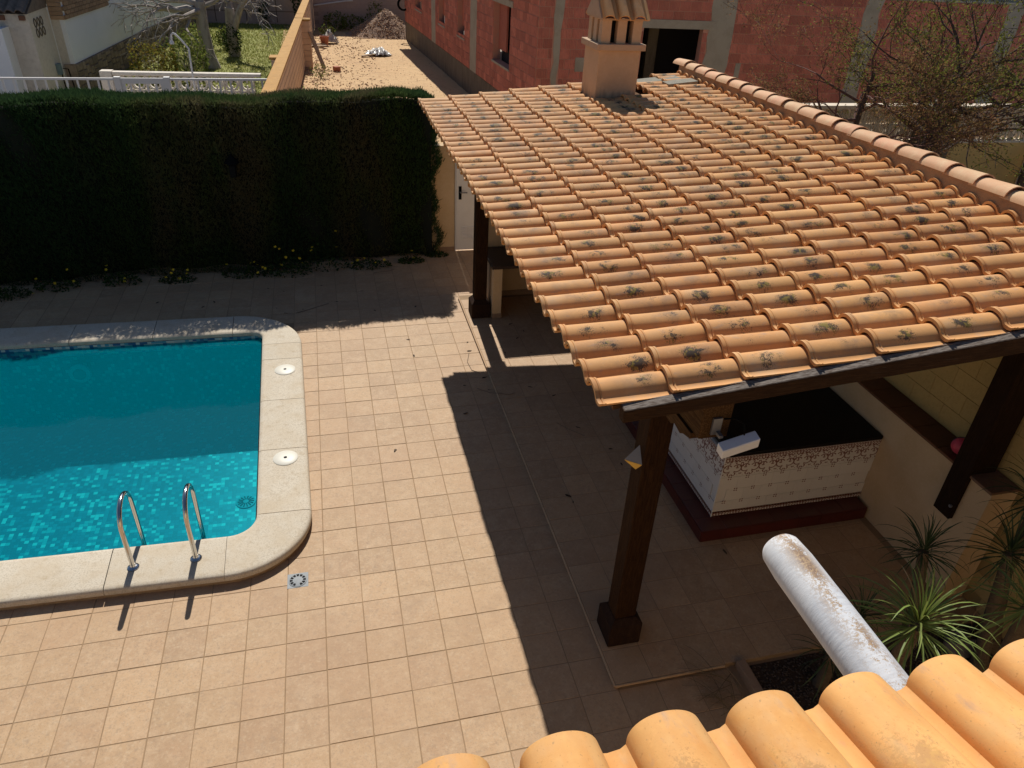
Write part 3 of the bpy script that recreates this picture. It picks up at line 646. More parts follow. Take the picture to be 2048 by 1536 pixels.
def slope_box(x0, x1, y0, y1, top, th, mb=None):
    mb = mb or MB(); z0, z1 = rz_(x0)+top, rz_(x1)+top
    mb.add([(x0, y0, z0-th), (x1, y0, z1-th), (x1, y1, z1-th), (x0, y1, z0-th), (x0, y0, z0), (x1, y0, z1), (x1, y1, z1), (x0, y1, z0)],
           [(3, 2, 1, 0), (4, 5, 6, 7), (0, 1, 5, 4), (1, 2, 6, 5), (2, 3, 7, 6), (3, 0, 4, 7)]); return mb
part('roof_deck', slope_box(EX+.1, 5.9, RY0+.04, RY1-.02, -.022, .025), MT['deck'], pg)
part('mortar_patch', slope_box(4.66, 5.62, 6.02, 6.30, .075, .07), MT['mortar_grey'], pg)
part('mortar_patch', slope_box(5.28, 5.74, 5.72, 5.97, .080, .07), MT['mortar_grey'], pg)
# barge beam on the near verge, tapering
mb = MB(); xa, xb = 1.86, 6.02
mb.add([(xa, -1.565, rz_(xa)-.078), (xb, -1.565, rz_(xb)-.15), (xb, -1.495, rz_(xb)-.15), (xa, -1.495, rz_(xa)-.078),
        (xa, -1.565, rz_(xa)+.005), (xb, -1.565, rz_(xb)+.0), (xb, -1.495, rz_(xb)+.012), (xa, -1.495, rz_(xa)+.017)],
       [(3, 2, 1, 0), (4, 5, 6, 7), (0, 1, 5, 4), (1, 2, 6, 5), (2, 3, 7, 6), (3, 0, 4, 7)])
part('barge_board', mb, MT['wood_x'], pg, bevel=.008)
mb = slope_box(1.9, 5.9, RY1-.09, RY1-.02, -.049, .08); part('tie_beam', mb, MT['wood_y'], pg)
# rafters
for k in range(12):
    y = -1.2+k*.66; part('rafter', slope_box(1.9, 5.85, y-.035, y+.035, -.05, .10), MT['wood_y'], pg)
# posts with plinths, eave beam with a carved near end
for (py, nm) in ((-.80, 0), (5.41, 1)):
    x0, x1, y0, y1 = 2.395, 2.585, py-.09, py+.09
    p = part('post', MB().box((x0, y0, TZ+.28), (x1, y1, 2.50)), MT['wood_post'], pg, bevel=.012)
    mb = MB(); a = .145; cx, cy = 2.49, py
    mb.box((cx-a, cy-a, TZ), (cx+a, cy+a, TZ+.235))
    b_ = .10; mb.add([(cx-a, cy-a, TZ+.236), (cx+a, cy-a, TZ+.236), (cx+a, cy+a, TZ+.236), (cx-a, cy+a, TZ+.236), (cx-b_, cy-b_, TZ+.29), (cx+b_, cy-b_, TZ+.29), (cx+b_, cy+b_, TZ+.29), (cx-b_, cy+b_, TZ+.29)],
                     [(0, 1, 5, 4), (1, 2, 6, 5), (2, 3, 7, 6), (3, 0, 4, 7), (4, 5, 6, 7)])
    part('plinth', mb, MT['wood_plinth'], p, bevel=.006)
    # corbel (short carved bracket along the beam)
    pr = [(-.56, .12), (-.56, .08), (-.47, .055), (-.43, .03), (-.34, .045), (-.29, .01), (-.15, .02), (-.10, -.01), (.10, -.01), (.15, .02), (.22, .01), (.26, .045), (.33, .03), (.36, .055), (.42, .07), (.42, .12)]
    mb = MB(); m_ = len(pr)
    mb.add([(2.435, py+s, 2.50+z) for s, z in pr]+[(2.625, py+s, 2.50+z) for s, z in pr], [tuple(range(m_)), tuple(range(m_, 2*m_))[::-1]]+[(i, m_+i, m_+(i+1) % m_, (i+1) % m_) for i in range(m_)])
    part('corbel', mb, MT['wood_y'], pg)
mb = MB().box((2.45, -1.43, 2.622), (2.65, 6.35, 2.90)); eb = part('eave_beam', mb, MT['wood_y'], pg, bevel=.01)
# ridge wall and caps
part('ridge_wall', MB().box((5.80, RY0-.1, 3.10), (6.0, RY1+.02, 3.55)), MT['ridge_mortar'], pg)
def cap_mesh(name, L_, r0, r1, mat, n=10, th=.014):
    V = []; F = []
    ys = [(0, r0), (.5, (r0+r1)/2), (1, r1)]
    for rr in (0, th):
        for t, r in ys:
            for i in range(n):
                a = pi*(.02+.96*i/(n-1)); V.append(((r-rr)*cos(a), t*L_, (r-rr)*sin(a)*.72))
    m0 = 3*n
    for i in range(2):
        for j in range(n-1):
            a = i*n+j; F.append((a, a+1, a+n+1, a+n)); F.append((m0+a, m0+a+n, m0+a+n+1, m0+a+1))
    for j in range(n-1): F.append((j+1, j, m0+j, m0+j+1)); a = 2*n+j; F.append((a, a+1, m0+a+1, m0+a))
    for i in range(2): F.append((i*n, i*n+n, m0+i*n+n, m0+i*n)); a = i*n+n-1; F.append((a+n, a, m0+a, m0+a+n))
    me = bpy.data.meshes.new(name); me.from_pydata(V, [], F); me.materials.append(mat); me.polygons.foreach_set('use_smooth', [True]*len(F)); me.set_sharp_from_angle(angle=radians(40)); me.update(); return me
cm = cap_mesh('ridge_cap', .41, .122, .104, MT['cap'])
y = RY0-.12
while y < RY1:
    inst('ridge_cap', cm, pg, Vector((5.90+random.gauss(0, .004), y, 3.548+random.gauss(0, .003)))-base, (-.045+random.gauss(0, .006), 0, random.gauss(0, .012))); y += .347
# floodlight fixed on the beam end
fl = empty('floodlight', 'white rectangular floodlight on the near end of the pergola beam', 'lamp', (2.66, -1.26, 2.66))
part('bracket', MB().box((2.52, -1.448, 2.66), (2.58, -1.432, 2.78)).box((2.55, -1.50, 2.665), (2.575, -1.447, 2.685)), MT['lamp_metal'], fl)
mb = MB().box((-.125, -.035, -.045), (.125, .035, .045)); me, c = mb.mesh('lamp_housing', MT['box_metal'], False)
o = inst('lamp_housing', me, fl, Vector((2.665, -1.54, 2.635))-WL[fl.name], (.3, -.24, .02)); bv = o.modifiers.new('bevel', 'BEVEL'); bv.width = .004
WL[o.name] = Vector((2.6, -1.335, 2.66))
part('cable', MB().tube([(2.60, -1.43, 2.76), (2.64, -1.47, 2.79), (2.70, -1.50, 2.76), (2.70, -1.53, 2.68)], .006, 6), MT['black'], fl)
# faceted wall lamp on the near post
wl = empty('wall_lamp', 'faceted metal and amber glass wall lamp on the near pergola post', 'lamp', (2.39, -.80, 2.0))
px, pyc, pz = 2.393, -.80, 2.02
A = (px, pyc-.085, pz-.02); B = (px, pyc+.085, pz-.02); Tp = (px, pyc+.0, pz+.10); Bt = (px, pyc, pz-.13); Fr = (px-.105, pyc, pz-.02)
part('shade', MB().add([A, B, Tp, Fr], [(0, 3, 2), (3, 1, 2), (0, 2, 1), (0, 1, 3)]), MT['lamp_metal'], wl)
A2, B2, F2 = [(p[0], p[1], p[2]-.003) for p in (A, B, Fr)]
part('diffuser', MB().add([A2, B2, Bt, F2], [(0, 2, 3), (3, 2, 1), (0, 1, 2), (0, 3, 1)]), MT['lamp_glass'], wl)

# ---------------------------------------------------------------- chimney
ch = empty('chimney', 'plastered barbecue chimney with slotted top and tile hood on the pergola roof', 'chimney', (4.37, 5.75, 3.2))
def bxp(nm, a, b, mat, bev=.006, par=ch): return part(nm, MB().box(a, b), mat, par, bevel=bev)
bxp('stack', (4.07, 5.46, 3.12), (4.67, 6.06, 3.885), MT['chimney'])
bxp('ledge', (4.02, 5.41, 3.886), (4.72, 6.11, 3.965), MT['ledge_plaster'])
for i, (x, y, wx, wy) in enumerate(((4.085, 5.475, .13, .13), (4.305, 5.475, .13, .10), (4.525, 5.475, .13, .13), (4.085, 5.69, .10, .13), (4.085, 5.905, .13, .13), (4.525, 5.905, .13, .13), (4.555, 5.69, .10, .13), (4.305, 5.935, .13, .10))):
    bxp('pillar', (x, y, 3.966), (x+wx, y+wy, 4.25), MT['chimney'], .003)
bxp('hood_slab', (4.06, 5.45, 4.251), (4.68, 6.07, 4.275), MT['ledge_plaster'], .003)
bxp('flue', (4.22, 5.6, 3.966), (4.52, 5.92, 4.25), MT['dark_slot'], 0)
mb = MB().add([(4.045, 5.44, 4.276), (4.045, 6.08, 4.276), (4.045, 5.76, 4.60), (4.075, 5.44, 4.276), (4.075, 6.08, 4.276), (4.075, 5.76, 4.60)], [(0, 2, 1), (3, 4, 5), (0, 1, 4, 3), (1, 2, 5, 4), (2, 0, 3, 5)])
part('gable', mb, MT['ledge_plaster'], ch)
th = s_tile('hood_tile', .215, .48, .075, MT['roof'], lip=0)
for k in range(3):
    for sgn in (1, -1):
        x = 4.165+.213*k+.012
        # tile local x runs up the fall; here the fall line goes up from the near (or far) eave to the hood ridge
        Rz = Matrix.Rotation(pi/2*sgn, 4, 'Z') @ Matrix.Rotation(-radians(42), 4, 'Y')
        o = inst('hood_tile', th, ch, Vector((x, 5.76-sgn*.36, 4.265))-WL[ch.name], (Rz.to_euler()))
for k in range(2):
    inst('hood_cap', cm, ch, Vector((4.05+.34*k, 5.76, 4.57))-WL[ch.name], (0, 0, -pi/2), (.8, .75, .9))

# ================================================================ MASONRY under and round the pergola
kw = empty('kitchen_wall', 'cream plastered back wall behind the far end of the pergola', 'wall', (4.2, 6.1, TZ))
part('wall_face', MB().box((2.66, 6.02, TZ), (5.66, 6.14, 2.20)), MT['cream'], kw)
part('skirting', MB().box((2.66, 6.005, TZ), (5.66, 6.018, TZ+.09)), MT['kerb'], kw)
kc = empty('kitchen_counter', 'outdoor kitchen counter with dark top and cream leg behind the far post', 'counter', (3.3, 5.6, TZ))
part('counter_top', MB().box((2.635, 5.215, .875), (4.05, 6.0, .925)), MT['counter_brown'], kc, bevel=.006)
part('leg', MB().box((2.66, 5.235, TZ), (2.80, 5.98, .874)), MT['cream'], kc)
part('leg', MB().box((3.9, 5.235, TZ), (4.03, 5.98, .874)), MT['cream'], kc)
part('skirting', MB().box((2.652, 5.227, TZ), (2.808, 5.233, TZ+.08)), MT['kerb'], kc)
# boundary wall with gate
bw = empty('garden_wall', 'low yellow plastered boundary wall beside the white metal door', 'wall', (4.2, 8.25, 0))
part('wall_face', MB().box((2.05, 8.15, -.02), (2.57, 8.33, 1.95)).box((3.42, 8.15, -.02), (7.0, 8.33, 1.95)), MT['cream'], bw)
part('skirting', MB().box((2.28, 8.137, 0), (2.565, 8.148, .09)), MT['kerb'], bw)
gt = empty('metal_door', 'white metal door with black handle plate and louvre vent', 'door', (2.99, 8.15, 0))
o = part('door_leaf', MB().box((2.59, 8.12, .03), (3.40, 8.16, 1.98)), MT['wmetal'], gt, bevel=.003)
part('handle_plate', MB().box((2.635, 8.108, 1.0), (2.685, 8.118, 1.24)), MT['black'], o)
part('handle', MB().tube([(2.66, 8.105, 1.14), (2.66, 8.06, 1.14), (2.78, 8.055, 1.14)], .011, 8), MT['lamp_metal'], o)
for k in range(9):
    for x0 in (2.69, 2.82): part('louvre', MB().add([(x0, 8.118, .24+.028*k), (x0+.11, 8.118, .24+.028*k), (x0+.11, 8.108, .252+.028*k), (x0, 8.108, .252+.028*k), (x0, 8.118, .264+.028*k), (x0+.11, 8.118, .264+.028*k)], [(0, 1, 2, 3), (3, 2, 5, 4)]), MT['wmetal'], o)
part('frame', MB().box((2.572, 8.13, 0), (2.588, 8.2, 2.0)).box((3.402, 8.13, 0), (3.418, 8.2, 2.0)), MT['wmetal'], gt)
# right boundary: low plastered wall with tiled ledge, block wall behind
rw = empty('terrace_side_wall', 'cream plastered side wall with brown tiled ledge and yellow block upper part', 'wall', (5.8, 2., TZ))
part('lower_wall', MB().box((5.67, -1.03, 0), (5.948, 6.2, 1.325)), MT['cream'], rw)
yy = -1.045
while yy < 6.1:
    if not (-.86 < yy+.16 < -.80): part('ledge_tile', MB().box((5.635, yy+.002, 1.327), (5.948, yy+.326, 1.352), 0, 0, .003), MT['ledge'] if yy > -.9 else MT['cap_brown'], rw)
    yy += .33
part('upper_core', MB().box((5.962, -3.2, 0), (6.10, 6.3, 3.12)), MT['block_joint'], rw)
bm_ = MB().box((-.012, -.198, -.098), (.0, .198, .098)).mesh('block', MT['yellow_block'], False, False)[0]
for r in range(10):
    for k in range(24):
        y = -3.0+.40*k+(.2 if r % 2 else 0)
        if y > 6.0 or (r < 0): continue
        z = 1.352+.2*(r-0)+.1-(1.4 if y < -1.05 else 0)
        if r >= 9 and y > -1.05: continue
        inst('block', bm_, rw, Vector((5.962, y, z))-WL[rw.name])
for r in range(7, 9):
    for k in range(5):
        y = -3.0+.40*k+(.2 if r % 2 else 0)
        if y < -1.25: inst('block', bm_, rw, Vector((5.962, y, 1.952+.2*(r-6)+.1))-WL[rw.name])
# wall post bolted to the ledge
wp = empty('wall_post', 'black wooden post bolted to the cream side wall near the ball', 'post', (5.7, -.70, .85))
part('face_board', MB().box((5.615, -.80, .84), (5.668, -.61, 3.10)), MT['wood_board'], wp, bevel=.005)
part('upright', MB().box((5.670, -.80, 1.354), (5.90, -.61, 3.10)), MT['wood_board'], wp, bevel=.005)
o = part('bolt', MB().tube([(5.618, -.775, .98), (5.60, -.775, .98)], .016, 10), MT['lamp_metal'], wp)
ball = empty('ball', 'pink and navy toy ball on the tiled ledge against the black post', 'ball', (5.765, -.50, 1.353+.085))
def sphere(mb, c, r, lo, hi, nu=20, nv=12, mi=0, ax=Matrix.Identity(3)):
    vs = []; fs = []
    for i in range(nv+1):
        t = pi*i/nv
        for j in range(nu+1):
            p = lo+(hi-lo)*j/nu; vs.append(Vector(c)+ax @ Vector((sin(t)*cos(p), sin(t)*sin(p), cos(t)))*r)
    for i in range(nv):
        for j in range(nu): a = i*(nu+1)+j; fs.append((a, a+nu+1, a+nu+2, a+1))
    mb.add(vs, fs, mi); return mb
AX = Euler((.5, .3, .4)).to_matrix()
for k in range(6):
    part('panel', sphere(MB(), (5.765, -.50, 1.438), .085, k*pi/3, (k+1)*pi/3, 8, 12, 0, AX), MT['skin_pink'] if k in (2, 3, 4) else MT['skin_navy'], ball, True)

# ---------------------------------------------------------------- tiled bar counter
br = empty('bar_counter', 'bar counter clad in white and brown patterned tiles with a black top', 'bar counter', (4.8, .8, TZ))
CX0, CY0, CX1, CY1 = 3.90, .27, 5.668, 1.85        # white body, front and left faces seen
part('body', MB().box((CX0+.012, CY0+.012, .21), (CX1, CY1, .972)), MT['wjoint'], br)
# dark red step round its foot
part('step_core', MB().box((3.715, .085, TZ), (CX1-.03, 2.3, .185)), MT['maroon_joint'], br)
def tiles_x(nm, x0, x1, y, z0, z1, w_, mat, th=.008):
    n = max(1, round((x1-x0)/w_)); s_ = (x1-x0)/n
    for k in range(n): part(nm, MB().box((x0+k*s_+.0015, y-th, z0), (x0+(k+1)*s_-.0015, y, z1)), mat, br)
def tiles_y(nm, y0, y1, x, z0, z1, w_, mat, th=.008):
    n = max(1, round((y1-y0)/w_)); s_ = (y1-y0)/n
    for k in range(n): part(nm, MB().box((x-th, y0+k*s_+.0015, z0), (x, y0+(k+1)*s_-.0015, z1)), mat, br)
tiles_x('step_tile', 3.715, 5.636, .085, TZ+.002, .18, .28, MT['maroon']); tiles_y('step_tile', .085, 2.3, 3.715, TZ+.002, .18, .28, MT['maroon'])
n = 7
for k in range(n):
    x0 = 3.71+k*.275; part('step_tile', MB().box((x0+.0015, .078, .186), (x0+.2735, CY0-.002, .196), 0, 0, .002), MT['maroon'], br)
for k in range(7):
    y0 = CY0+k*.28; part('step_tile', MB().box((3.71, y0+.0015, .186), (CX0-.002, y0+.2785, .196), 0, 0, .002), MT['maroon'], br)
# glazed tiles: shared meshes in a local frame (x along the wall, z up, y=0 wall, printed face at -y)
TW = .197
def wt(name, w_, h_, decor):
    mb = MB().box((-w_/2+.0008, -.008, -h_/2+.0008), (w_/2-.0008, 0, h_/2-.0008))
    for poly in decor:
        mb.add([(x, -.0085, z) for x, z in poly], [tuple(range(len(poly)))], 1)
    return mb.mesh(name, [MT['wtile'], MT['brown_print']], False, False)[0]
def circ(cx, cz, r, n=8): return [(cx+r*cos(2*pi*i/n), cz+r*sin(2*pi*i/n)) for i in range(n)]
def strip(pts, w0, w1):
    out = []; n = len(pts)
    for i in range(n-1):
        a, b = Vector(pts[i]), Vector(pts[i+1]); d = (b-a); nn_ = Vector((-d.y, d.x)).normalized(); ra = w0+(w1-w0)*i/(n-1); rb = w0+(w1-w0)*(i+1)/(n-1)
        out.append([tuple(a-nn_*ra), tuple(b-nn_*rb), tuple(b+nn_*rb), tuple(a+nn_*ra)])
    return out
def curl(cx, cz, r, a0, a1, w0, w1, shrink=1., n=12): return strip([(cx+r*(1+(shrink-1)*i/(n-1))*cos(a0+(a1-a0)*i/(n-1)), cz+r*(1+(shrink-1)*i/(n-1))*sin(a0+(a1-a0)*i/(n-1))) for i in range(n)], w0, w1)
def leafp(x, z, a, l, w_): 
    return [(x, z), (x+l*.5*cos(a)-1.35*w_*sin(a), z+l*.5*sin(a)+1.35*w_*cos(a)), (x+l*cos(a), z+l*sin(a)), (x+l*.5*cos(a)+1.35*w_*sin(a), z+l*.5*sin(a)-1.35*w_*cos(a))]
fr_d = []
for sx in (-1, 1):
    S = lambda ps: [(sx*x, z) for x, z in ps] if sx == 1 else [(sx*x, z) for x, z in ps][::-1]
    fr_d += [S(p) for p in curl(.052, .012, .046, 2.6, -2.3, .0065, .0052)]
    fr_d += [S(p) for p in curl(.088, .062, .03, -2.0, 1.9, .0058, .0038, .6)]
    fr_d += [S(p) for p in curl(.020, -.062, .024, 1.5, -2.6, .005, .003, .6)]
    for (x, z, a, l, w_) in ((.052, .02, 1.6, .035, .008), (.05, .01, .6, .025, .006), (.055, .01, 2.5, .025, .006), (.015, .085, .9, .04, .010), (.02, .075, 0.1, .03, .008), (.075, .085, 2.3, .03, .008), (.085, -.045, -1.2, .025, .006), (.045, -.045, -1.9, .03, .007), (.005, -.055, -1.3, .035, .006)):
        fr_d.append(S(leafp(x, z, a, l, w_)))
    fr_d += [circ(sx*.09, -.06, .005), circ(sx*.068, -.075, .004), circ(sx*.088, -.02, .006)]
mt_frieze = wt('frieze_tile', TW, .195, fr_d)
dots = []
for cx in (-TW/2+.006, TW/2-.006):
    pass
dots = [circ(x, z, .0085) for x in (-.0125, .0125) for z in (-.0125, .0125)]
mt_dot = wt('plain_tile', TW, .156, [[(x, z+.0775-.011) for x, z in d] for d in dots] )
bd = [[(-TW/2, .026), (TW/2, .026), (TW/2, .0305), (-TW/2, .0305)], [(-TW/2, -.0305), (TW/2, -.0305), (TW/2, -.026), (-TW/2, -.026)]]
for k in range(6):
    x = -TW/2+TW*(k+.5)/6
    bd += curl(x, 0, .013, .3+k, 5.2+k, .0055, .0045, .55, 8); bd += [leafp(x+.01, .008, .8, .018, .006), leafp(x-.012, -.012, -.5, .018, .006), leafp(x, .014, 2.6, .016, .005), leafp(x+.006, -.016, -2.2, .016, .005), leafp(x-.004, 0, 1.2, .014, .006)]
mt_border = wt('border_tile', TW, .062, bd)
def clad(n, L_, fn):
    w_ = L_/n; sc = w_/TW
    for k in range(n):
        for me, z, off in ((mt_border, .905, 0), (mt_frieze, .776, 0), (mt_dot, .598, 0), (mt_dot, .441, .5), (mt_dot, .284, 0), (mt_border, .203, 0)):
            if z > .9: pass
            fn(me, (k+.5+off)*w_ if k+.5+off < n else None, z, sc)
def fx_(me, s_, z, sc):
    if s_ is None: return
    o = inst(me.name, me, br, Vector((CX0+s_, CY0+.0, z+.03))-base_br, (0, 0, 0), (sc, 1, 1))
def fy_(me, s_, z, sc):
    if s_ is None: return
    inst(me.name, me, br, Vector((CX0, CY1-s_, z+.03))-base_br, (0, 0, -pi/2), (sc, 1, 1))
base_br = WL[br.name]
CY0b = CY0
clad(9, CX1-CX0, fx_); clad(8, CY1-CY0, fy_)
# rows are half offset: fill the ends of the staggered row
for me_, L0 in ((None, 0),): pass
part('backing', MB().box((CX0+.003, CY0+.003, .20), (CX1, CY0+.011, .97)).box((CX0+.003, CY0+.012, .20), (CX0+.011, CY1, .97)), MT['wtile'], br)
part('corner_trim', MB().tube([(CX0-.004, CY0-.004, .197), (CX0-.004, CY0-.004, .974)], .006, 6), MT['wtile'], br)
part('countertop', MB().box((CX0+.03, CY0-.025, .975), (5.80-.14, CY1+.3, 1.02)), MT['counter'], br, bevel=.012)

# ================================================================ PLANTING BED near right
structure('gravel_bed', MB().box((3.44, -3.9, -.04), (5.93, -1.33, .005)), MT['soil'])
n = 5200; P = np.c_[rng.uniform(3.46, 5.9, n), rng.uniform(-2.7, -1.34, n), np.full(n, .012)]
V, F = leaves(P, .022, (0, 0, 1.5)); V[:, 2] = np.maximum(V[:, 2], .006)
# pebbles: squashed octahedra joined
Vp = []; Fp = []
dirs = np.array([(1, 0, 0), (0, 1, 0), (-1, 0, 0), (0, -1, 0), (0, 0, 1), (0, 0, -1)], float)
Vp = (P[:, None, :]+dirs[None]*rng.uniform(.007, .016, (n, 6, 1))*np.array([1, 1, .7])).reshape(-1, 3)
tri = np.array([(0, 1, 4), (1, 2, 4), (2, 3, 4), (3, 0, 4), (1, 0, 5), (2, 1, 5), (3, 2, 5), (0, 3, 5)])
Fp = (np.arange(n)[:, None, None]*6+tri[None]).reshape(-1, 3)
o = obj('gravel', npmesh('gravel', Vp, Fp, MT['gravel']), kind='stuff')
kb = part('kerb_stone', MB().box((3.37, -2.3, 0), (3.45, -1.31, .09)), MT['kerb'], None, bevel=.008); tag(kb, 'narrow brown kerb stone edging the gravel bed', 'kerb')
def rock(c, r, lab, k):
    mb = MB(); sphere(mb, (0, 0, 0), 1, 0, 2*pi, 9, 6); R = random.Random(k)
    mb.v = [tuple(Vector(v)*(1+R.uniform(-.22, .22))*r*1.0 for _ in (0,))[0] for v in mb.v]
    bmv = {}
    vv = []
    for v in mb.v: vv.append((v[0]*1.2+c[0], v[1]+c[1], v[2]*.7+c[2]))
    mb.v = vv; o = part('rock', mb, MT['rock'], None); tag(o, lab, 'rock'); return o
rock((5.45, -1.55, .06), .13, 'grey stone in the bed beside the wall foot, larger of two', 1); rock((5.15, -1.75, .05), .09, 'grey stone in the bed half hidden by bright leaves, smaller of two', 2)
# strap leaved plants: every leaf an object, shared meshes
def strap(name, L_, w_, droop, mat, n=7):
    V = []; F = []
    a = .0; p = Vector((0, 0, 0)); th = 0.
    for i in range(n+1):
        t = i/n; wd = w_*(1-.1*t)*(1-t**5)*(.75+.25*min(1, t*5))
        V += [(p.x, -wd/2, p.z+.12*wd), (p.x, 0, p.z-.10*wd), (p.x, wd/2, p.z+.12*wd)]
        p = p+Vector((cos(th), 0, sin(th)))*(L_/n); th -= droop*(.35+1.3*t)/n
    for i in range(n):
        a = 3*i; F += [(a, a+1, a+4, a+3), (a+1, a+2, a+5, a+4)]
    me = bpy.data.meshes.new(name); me.from_pydata(V, [], F); me.materials.append(mat); me.polygons.foreach_set('use_smooth', [True]*len(F)); me.update(); return me
LV = {}
for key, mat in (('g', MT['blade']), ('d', MT['blade_shaded']), ('y', MT['deadblade'])):
    LV[key] = [strap('leaf', L_, w_, dr, mat) for L_, w_, dr in ((.52, .0175, .8), (.60, .018, 1.4), (.66, .017, 2.1), (.48, .0165, .45))]
def strap_plant(label, foot, head, n, scale, key, dead=6, seed=0, group=None):
    R = random.Random(seed); e = empty('strap_leaf_plant', label, 'plant', foot)
    f = Vector(foot); h = Vector(head); mid = (f+h)/2+Vector((R.uniform(-.06, .06), R.uniform(-.06, .06), 0))
    part('trunk', MB().tube([f-Vector((0, 0, .03)), f*.75+mid*.25, mid, h*.8+mid*.2, h-Vector((0, 0, .02))], [.09*scale+.02, .06*scale+.02, .05, .045, .04], 9), MT['trunk'], e, True)
    for k in range(n):
        t = k/n; el = radians(82-118*t+R.uniform(-9, 9)); az = k*2.399+R.uniform(-.25, .25)
        b = h+Vector((cos(az)*cos(el)*.02, sin(az)*cos(el)*.02, .05-.13*t))
        k_ = 'y' if key == 'g' and R.random() < .03 else key
        me = LV[k_][min(3, int(R.random()*3)+ (1 if t < .15 else 0))] if t > .15 else LV[k_][3 if R.random() < .6 else 0]
        s_ = scale*R.uniform(.8, 1.12)
        inst('leaf', me, e, b-f, (R.uniform(-.5, .5), -el, az), (s_, s_*R.uniform(.75, 1.1), s_*R.uniform(.8, 1.25)))
    return e
strap_plant('sunlit bright green strap leaf plant just behind the white round beam', (3.55, -2.42, 0), (3.40, -2.55, 2.02), 120, .66, 'g', seed=3)
strap_plant('dark strap leaf plant standing in shade in front of the cream side wall', (5.05, -1.36, 0), (4.93, -1.24, 1.02), 80, .62, 'd', seed=4)
strap_plant('dark strap leaf plant at the right edge in front of the wall end', (5.45, -1.78, 0), (5.30, -1.62, 1.30), 75, .72, 'd', seed=5)
strap_plant('tall strap leaf plant with sunlit yellowish leaves at the lower right edge', (4.55, -2.5, 0), (4.40, -2.44, 1.82), 80, .72, 'g', seed=6)
strap_plant('high dark strap leaf crown at the right edge above the others', (5.75, -1.6, 0), (5.62, -1.42, 1.62), 65, .72, 'd', seed=8)
strap_plant('low dark tufted plant in shade left of the taller dark plant', (4.45, -1.36, 0), (4.42, -1.36, .48), 60, .62, 'd', seed=9)
strap_plant('small dark tuft of strap leaves lowest behind the white beam', (4.0, -1.62, 0), (3.98, -1.62, .42), 48, .6, 'd', seed=10)
dg = empty('dry_grass_tuft', 'dry brown grass tuft spilling over the kerb at the terrace corner', 'grass tuft', (3.22, -1.55, 0))
R = random.Random(4)
for k in range(36):
    a = R.uniform(2.0, 4.6); inst('leaf', LV['y'][k % 3], dg, (R.uniform(-.12, .12), R.uniform(-.2, .2), .02), (0, -R.uniform(-.05, .6), a), (R.uniform(.5, .95), .35, .8))

# ================================================================ WHITE BEAM and own roof (foreground)
mb = MB(); bx_, bz_, br_ = 1.588, 3.718, .065
prof = [(-3.315, .0), (-3.312, .040), (-3.318, .052), (-3.332, .060), (-3.40, br_), (-3.7, br_), (-4.1, br_), (-5.2, br_)]
pts = [(bx_, y, bz_) for y, r in prof]; nn = 28
vs = [(bx_+r*cos(2*pi*j/nn), y, bz_+r*sin(2*pi*j/nn)) for y, r in prof[1:] for j in range(nn)]
fs = [(i*nn+j, (i+1)*nn+j, (i+1)*nn+(j+1) % nn, i*nn+(j+1) % nn) for i in range(len(prof)-2) for j in range(nn)]+[tuple(range(nn))]
mb.add(vs, fs); o = part('round_beam', mb, MT['wpaint'], None, 35)
tag(o, 'round white painted beam with rusty flaked patches sticking out under the near roof edge', 'beam')
hr = empty('house_roof', 'near house roof edge of orange clay tiles in the foreground', 'roof', (1., -4.5, 3.9))
OP = .2247; OSL = radians(16.5)
tf = s_tile('roof_tile_near', OP, .49, .078, MT['roof_own'], lip=0, nx=6, n1=22, thick=.014, fg=True)
for i in range(-6, 15):
    for r in range(4):
        x = .455+OP*i; off = .43*r; y = -3.905-off*cos(OSL); z = 3.846+off*sin(OSL)+.012
        Mx = Matrix.Rotation(-pi/2, 4, 'Z') @ Matrix.Rotation(-OSL+.03, 4, 'Y')
        # hump is at +y locally: after the turn it lies towards +x
        inst('roof_tile', tf, hr, Vector((x-OP*.13+.026, y, z))-WL[hr.name], (Mx @ Matrix.Rotation(random.gauss(0, .006), 4, 'Z')).to_euler())
part('roof_deck', MB().add([(-1.5, -4.0, 3.83), (4., -4.0, 3.83), (4., -6.5, 4.57), (-1.5, -6.5, 4.57), (-1.5, -4.0, 3.86), (4., -4.0, 3.86), (4., -6.5, 4.60), (-1.5, -6.5, 4.60)], [(0, 1, 2, 3), (7, 6, 5, 4), (0, 4, 5, 1), (1, 5, 6, 2), (3, 2, 6, 7), (0, 3, 7, 4)]), MT['deck'], hr)
hw = empty('house_wall', 'cream rendered house wall below the near roof edge', 'wall', (1, -5.3, 0))
part('wall_face', MB().box((-3, -5.4, 0), (7, -5.2, 3.95)), MT['cream'], hw)

# ================================================================ HEDGE
hd = empty('hedge', 'tall dark clipped cypress hedge along the far side of the pool', 'hedge', (-2.5, 8.6, 0))
def hy(x): return 7.70+.055*(x+4.)+.06*np.sin(x*1.7)+.04*np.sin(x*4.1+1)
def hfront(x, z):                                  # front surface y
    return hy(x)+.12*np.sin(z*2.2+x*.8)*.5+.05*np.sin(x*6+z*3)-.10*np.clip(1-z/.7, 0, 1)+.03*np.clip(z-2.6, 0, .2)/.2
def htop(x, t=.5): return 2.76-.18*t+.025*np.sin(x*1.3)+.025*np.sin(x*3.7+2)
HB = 9.25
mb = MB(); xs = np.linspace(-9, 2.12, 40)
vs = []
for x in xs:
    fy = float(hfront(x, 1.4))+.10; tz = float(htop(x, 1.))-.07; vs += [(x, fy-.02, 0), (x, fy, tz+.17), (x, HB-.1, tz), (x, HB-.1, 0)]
mb.add(vs, [(4*i+k, 4*(i+1)+k, 4*(i+1)+(k+1) % 4, 4*i+(k+1) % 4) for i in range(39) for k in range(4)][:], 0)
